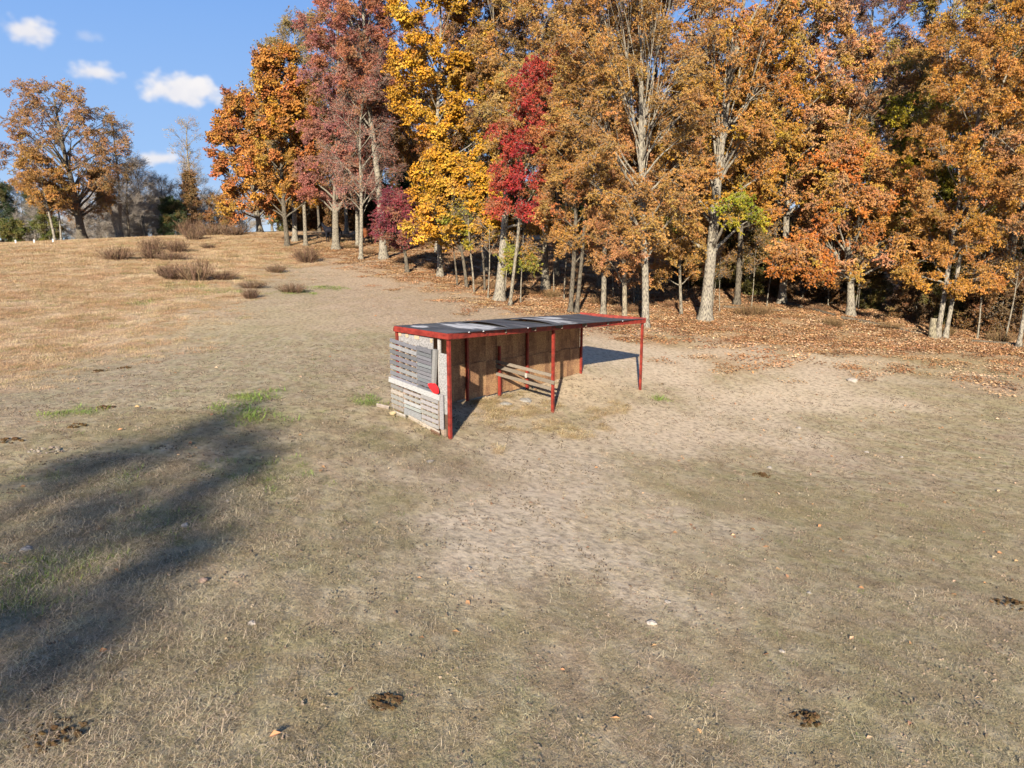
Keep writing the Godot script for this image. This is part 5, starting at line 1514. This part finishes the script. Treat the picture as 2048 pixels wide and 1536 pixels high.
func build_outbuilding() -> void:
	var x := 1.6
	var z := -92.0
	var y := gh(x, z)
	var o := thing("white_outbuilding", "low white building glimpsed between the trunks behind the crimson tree", "building", Vector3(x, y, z))
	var m := MB.new()
	m.box(Vector3(0, 1.2, 0), Basis.IDENTITY, Vector3(6.4, 2.6, 4.0))
	part("wall", m.mesh(mats.white_paint), o)
	m = MB.new()
	m.quad(Vector3(-3.5, 2.45, 2.35), Vector3(-3.5, 3.7, 0), Vector3(3.5, 3.7, 0), Vector3(3.5, 2.45, 2.35), Color(0.3, 0.33, 0.38))
	m.quad(Vector3(3.5, 2.45, -2.35), Vector3(3.5, 3.7, 0), Vector3(-3.5, 3.7, 0), Vector3(-3.5, 2.45, -2.35), Color(0.3, 0.33, 0.38))
	m.tri(Vector3(-3.2, 2.5, 2.0), Vector3(-3.2, 2.5, -2.0), Vector3(-3.2, 3.6, 0), Color(0.6, 0.6, 0.6))
	m.tri(Vector3(3.2, 2.5, -2.0), Vector3(3.2, 2.5, 2.0), Vector3(3.2, 3.6, 0), Color(0.6, 0.6, 0.6))
	part("roof", m.mesh(mats.wood), o)
	for wx in [-1.8, 0.2]:
		m = MB.new()
		m.box(Vector3(wx, 1.4, 2.003), Basis.IDENTITY, Vector3(0.9, 1.0, 0.03))
		part("window", m.mesh(mats.dark_glass), o)
	m = MB.new()
	m.box(Vector3(2.1, 1.0, 2.003), Basis.IDENTITY, Vector3(0.9, 2.0, 0.03), Color(0.16, 0.2, 0.28))
	part("door", m.mesh(mats.wood), o)
	var f := thing("picket_fence", "short white picket fence right of the white building in the wood", "fence", Vector3(6.8, gh(6.8, -91), -91))
	for k in 2:
		m = MB.new()
		m.box(Vector3(0, 0.35 + 0.5 * k, 0), Basis.IDENTITY, Vector3(4.4, 0.09, 0.04))
		part("rail", m.mesh(mats.white_paint), f)
	for i in 15:
		m = MB.new()
		m.box(Vector3(-2.1 + i * 0.3, 0.5, 0.045), Basis.IDENTITY, Vector3(0.12, 1.1, 0.025))
		part("picket", m.mesh(mats.white_paint), f)

# a standing horse as one smooth skin: distance to tapered capsules, meshed as surface nets
func make_horse(label: String, at: Vector3, turn: float, coat: Color, dark: Color) -> void:
	var B := []
	var add := func(a: Vector3, b: Vector3, ra: float, rb: float) -> void:
		B.push_back([a, b, ra, rb])
	add.call(Vector3(0, 1.12, 0.48), Vector3(0, 1.10, -0.42), 0.25, 0.29)
	add.call(Vector3(0, 1.15, -0.45), Vector3(0, 1.17, -0.62), 0.29, 0.24)
	add.call(Vector3(0, 1.1, 0.5), Vector3(0, 1.16, 0.66), 0.26, 0.2)
	add.call(Vector3(0, 1.25, 0.64), Vector3(0, 1.62, 1.04), 0.19, 0.115)
	add.call(Vector3(0, 1.64, 1.06), Vector3(0, 1.36, 1.40), 0.115, 0.065)
	for s in [-1.0, 1.0]:
		add.call(Vector3(0.15 * s, 1.0, 0.52), Vector3(0.15 * s, 0.55, 0.5), 0.13, 0.065)
		add.call(Vector3(0.15 * s, 0.55, 0.5), Vector3(0.15 * s, 0.12, 0.5), 0.055, 0.042)
		add.call(Vector3(0.15 * s, 0.11, 0.5), Vector3(0.15 * s, 0.03, 0.54), 0.045, 0.06)
		add.call(Vector3(0.16 * s, 1.05, -0.52), Vector3(0.16 * s, 0.72, -0.42), 0.19, 0.11)
		add.call(Vector3(0.16 * s, 0.72, -0.42), Vector3(0.16 * s, 0.5, -0.66), 0.10, 0.06)
		add.call(Vector3(0.16 * s, 0.5, -0.66), Vector3(0.16 * s, 0.12, -0.6), 0.055, 0.044)
		add.call(Vector3(0.16 * s, 0.11, -0.6), Vector3(0.16 * s, 0.03, -0.56), 0.045, 0.06)
		add.call(Vector3(0.055 * s, 1.72, 1.04), Vector3(0.07 * s, 1.84, 1.05), 0.035, 0.012)
	var cell := 0.045
	var lo := Vector3(-0.42, -0.06, -1.0)
	var dim := Vector3i(19, 44, 57)
	var d := PackedFloat32Array()
	d.resize(dim.x * dim.y * dim.z)
	for k in dim.z:
		for j in dim.y:
			for i in dim.x:
				var p := lo + Vector3(i, j, k) * cell
				var acc := 0.0
				for b in B:
					var ab: Vector3 = b[1] - b[0]
					var t := clampf((p - b[0]).dot(ab) / ab.length_squared(), 0, 1)
					var q := p.distance_to(b[0] + ab * t) - lerpf(b[2], b[3], t)
					if q < 0.5: acc += exp(-q * 26.0)
				d[(k * dim.y + j) * dim.x + i] = 0.5 if acc <= 0.0 else -log(acc) / 26.0
	var m := MB.new()
	var id := {}
	for k in dim.z - 1:
		for j in dim.y - 1:
			for i in dim.x - 1:
				var sum := Vector3.ZERO
				var cnt := 0
				var o := (k * dim.y + j) * dim.x + i
				for e in [[0, 0, 0, 1, 0, 0], [0, 1, 0, 1, 1, 0], [0, 0, 1, 1, 0, 1], [0, 1, 1, 1, 1, 1], [0, 0, 0, 0, 1, 0], [1, 0, 0, 1, 1, 0], [0, 0, 1, 0, 1, 1], [1, 0, 1, 1, 1, 1], [0, 0, 0, 0, 0, 1], [1, 0, 0, 1, 0, 1], [0, 1, 0, 0, 1, 1], [1, 1, 0, 1, 1, 1]]:
					var va := d[o + (e[2] * dim.y + e[1]) * dim.x + e[0]]
					var vb := d[o + (e[5] * dim.y + e[4]) * dim.x + e[3]]
					if (va < 0.0) != (vb < 0.0):
						var t := va / (va - vb)
						sum += Vector3(e[0], e[1], e[2]).lerp(Vector3(e[3], e[4], e[5]), t)
						cnt += 1
				if cnt:
					var p := lo + (Vector3(i, j, k) + sum / cnt) * cell
					id[Vector3i(i, j, k)] = m.v.size()
					m.v.push_back(p)
					var gr := Vector3(d[o + 1] - d[o], d[o + dim.x] - d[o], d[o + dim.x * dim.y] - d[o])
					m.n.push_back(gr.normalized())
					var col := coat
					if p.y < 0.55 or (p.z > 1.34): col = dark
					m.c.push_back(jit(col, 0.06))
	for key in id:
		for ax in 3:
			var u := Vector3i.ZERO
			var w := Vector3i.ZERO
			var x := Vector3i.ZERO
			x[ax] = 1
			u[(ax + 1) % 3] = 1
			w[(ax + 2) % 3] = 1
			var o: int = (key.z * dim.y + key.y) * dim.x + key.x
			var va := d[o]
			var vb := d[o + (x.z * dim.y + x.y) * dim.x + x.x]
			if (va < 0.0) == (vb < 0.0): continue
			if not (id.has(key - u) and id.has(key - w) and id.has(key - u - w)): continue
			var q := [id[key], id[key - u], id[key - u - w], id[key - w]]
			if va < 0.0: q = [q[0], q[3], q[2], q[1]]
			for t in [0, 1, 2, 0, 2, 3]: m.ix.push_back(q[t])
	var o := thing("horse", label, "horse", at, turn)
	part("body", m.mesh(mats.hide), o)
	var h := MB.new()
	rng.seed = 33
	for i in 60:
		var p := Vector3(rf(-0.03, 0.03), 1.28 - 0.01, -0.84)
		h.quad(p, p + Vector3(rf(-0.05, 0.05), -0.3, -0.1), p + Vector3(rf(-0.05, 0.05) + 0.02, -0.3, -0.1), p + Vector3(0.015, 0, 0), dark)
		var t := p + Vector3(rf(-0.06, 0.06), -0.3, -0.1)
		h.tri(t, t + Vector3(rf(-0.03, 0.03), -rf(0.2, 0.5), 0.0), t + Vector3(0.02, 0, 0), dark)
	part("tail", h.mesh(mats.hide), o)
	h = MB.new()
	for i in 70:
		var t := i / 69.0
		var p := Vector3(0, 1.42, 0.58).lerp(Vector3(0, 1.78, 1.06), t)
		h.tri(p, p + Vector3(0.10 + rf(0, 0.05), -rf(0.12, 0.26), rf(-0.05, 0.05)), p + Vector3(0.0, -0.02, 0.035), dark)
	part("mane", h.mesh(mats.hide), o)

func build_horses() -> void:
	var p := Vector3(-12.75, 0, -66.0)
	p.y = gh(p.x, p.z)
	make_horse("brown horse with dark legs standing among the grey trunks of the wood", p, 2.75, Color(0.17, 0.06, 0.025), Color(0.02, 0.015, 0.012))
	p = Vector3(-15.9, 0, -66.5)
	p.y = gh(p.x, p.z)
	make_horse("black horse half hidden behind the big red oak's trunk", p, -1.9, Color(0.012, 0.012, 0.018), Color(0.008, 0.008, 0.01))
# ---------------------------------------------------------------- sky
func sky_picture() -> Image:
	const W := 4096
	const H := 2048
	var im := Image.create(W, H, false, Image.FORMAT_RGBF)
	var rowc := func(y: float) -> Color:
		var el := asin(clampf(y, 0.0, 1.0)) * 180.0 / PI
		var hor := Color(0.268, 0.33, 0.40)
		var low := Color(0.156, 0.252, 0.41)
		var mid := Color(0.090, 0.182, 0.38)
		var zen := Color(0.033, 0.08, 0.225)
		if el < 5.0: return hor.lerp(low, smoothstep(0.0, 5.0, el) )
		if el < 17.0: return low.lerp(mid, (el - 5.0) / 12.0)
		return mid.lerp(zen, pow((el - 17.0) / 73.0, 0.7))
	for j in H:
		var el := PI * (0.5 - (j + 0.5) / H)
		var c: Color = rowc.call(sin(el))
		im.fill_rect(Rect2i(0, j, W, 1), c)
	var fb := FastNoiseLite.new()
	fb.frequency = 0.024
	fb.fractal_octaves = 5
	fb.seed = 5
	# azimuth, elevation, half width, half height in degrees, seed
	var cl := [[-31.4, 12.1, 1.85, 1.05, 1], [-28.1, 10.0, 1.45, 0.56, 2], [-22.8, 9.4, 2.35, 1.1, 8], [-24.8, 5.0, 1.15, 0.56, 4], [-28.4, 12.1, 0.9, 0.5, 5]]
	rng.seed = 12
	for i in 34:
		cl.push_back([rf(42, 318), rf(3, 30), rf(1.5, 4.2), rf(0.6, 1.5), 20 + i])
	for q in cl:
		var cx: float = q[0] / 360.0 * W
		var cy: float = (0.5 - q[1] / 180.0) * H
		var rx: float = q[2] * W / 360.0
		var ry: float = q[3] * H / 180.0
		for j in range(int(cy - ry * 1.8), int(cy + ry * 1.8)):
			for i in range(int(cx - rx * 1.7), int(cx + rx * 1.7)):
				var a := (i - cx) / rx
				var b := (j - cy) / ry
				var nn := fb.get_noise_3d(i * 1.0, j * 1.5, q[4] * 97.0)
				var n2 := fb.get_noise_3d(i * 3.0, j * 4.0, q[4] * 97.0 + 50.0)
				var flat := 1.0 if b < 0 else 1.25
				var d := sqrt(a * a + b * b * flat)
				var k := smoothstep(0.0, 0.8, 1.03 - d + nn * 1.0 + n2 * 0.42)
				if q[4] == 5: k *= 0.3
				if k <= 0.0: continue
				var px := posmod(i, W)
				var base := im.get_pixel(px, j)
				var lit := clampf(0.5 - b * 0.35 + nn * 0.7 + n2 * 0.3, 0, 1)
				var cc := Color(0.33, 0.335, 0.37).lerp(Color(0.425, 0.41, 0.405), lit)
				im.set_pixel(px, j, base.lerp(cc, k * 0.95))
	return im

func _ready() -> void:
	# camera
	var cam := Camera3D.new()
	cam.name = "camera"
	cam.fov = 55.11
	cam.near = 0.05
	cam.far = 2000.0
	add_child(cam)
	cam.position = Vector3(0, 4.38, 0)
	cam.rotation_degrees = Vector3(-11.63, 0, 0)
	cam.current = true
	# sky and exposure
	var env := Environment.new()
	env.background_mode = Environment.BG_SKY
	var sky := Sky.new()
	var sm := PanoramaSkyMaterial.new()
	sm.panorama = ImageTexture.create_from_image(sky_picture())
	sky.sky_material = sm
	env.sky = sky
	env.tonemap_mode = Environment.TONE_MAPPER_LINEAR
	env.tonemap_exposure = 2.3
	env.sdfgi_enabled = true
	env.ssao_enabled = true
	env.ssil_enabled = true
	var we := WorldEnvironment.new()
	we.name = "world_environment"
	we.environment = env
	add_child(we)
	# low sun behind the viewer's left shoulder
	var sun := DirectionalLight3D.new()
	sun.name = "sun"
	sun.light_energy = 1.6
	sun.light_color = Color(1.0, 0.955, 0.885)
	sun.light_angular_distance = 0.55
	sun.shadow_enabled = true
	add_child(sun)
	sun.rotation_degrees = Vector3(-21.5, -8.0, 0)
	# setting
	nz.seed = 3; nz.frequency = 0.12; nz.fractal_octaves = 4
	nz2.seed = 8; nz2.frequency = 0.11; nz2.fractal_octaves = 3
	nz3.seed = 15; nz3.frequency = 0.2; nz3.fractal_octaves = 3
	make_materials()
	solve_ground()
	build_ground()
	var t0 := Time.get_ticks_msec()
	build_shed()
	build_edge_trees()
	build_inner_wood()
	print("trees ", Time.get_ticks_msec() - t0)
	build_outbuilding()
	build_fence()
	build_horses()
	build_shrubs()
	build_stones()
	build_dung()
	build_logs()
	build_hay()
	build_grass()
	print("all ", Time.get_ticks_msec())
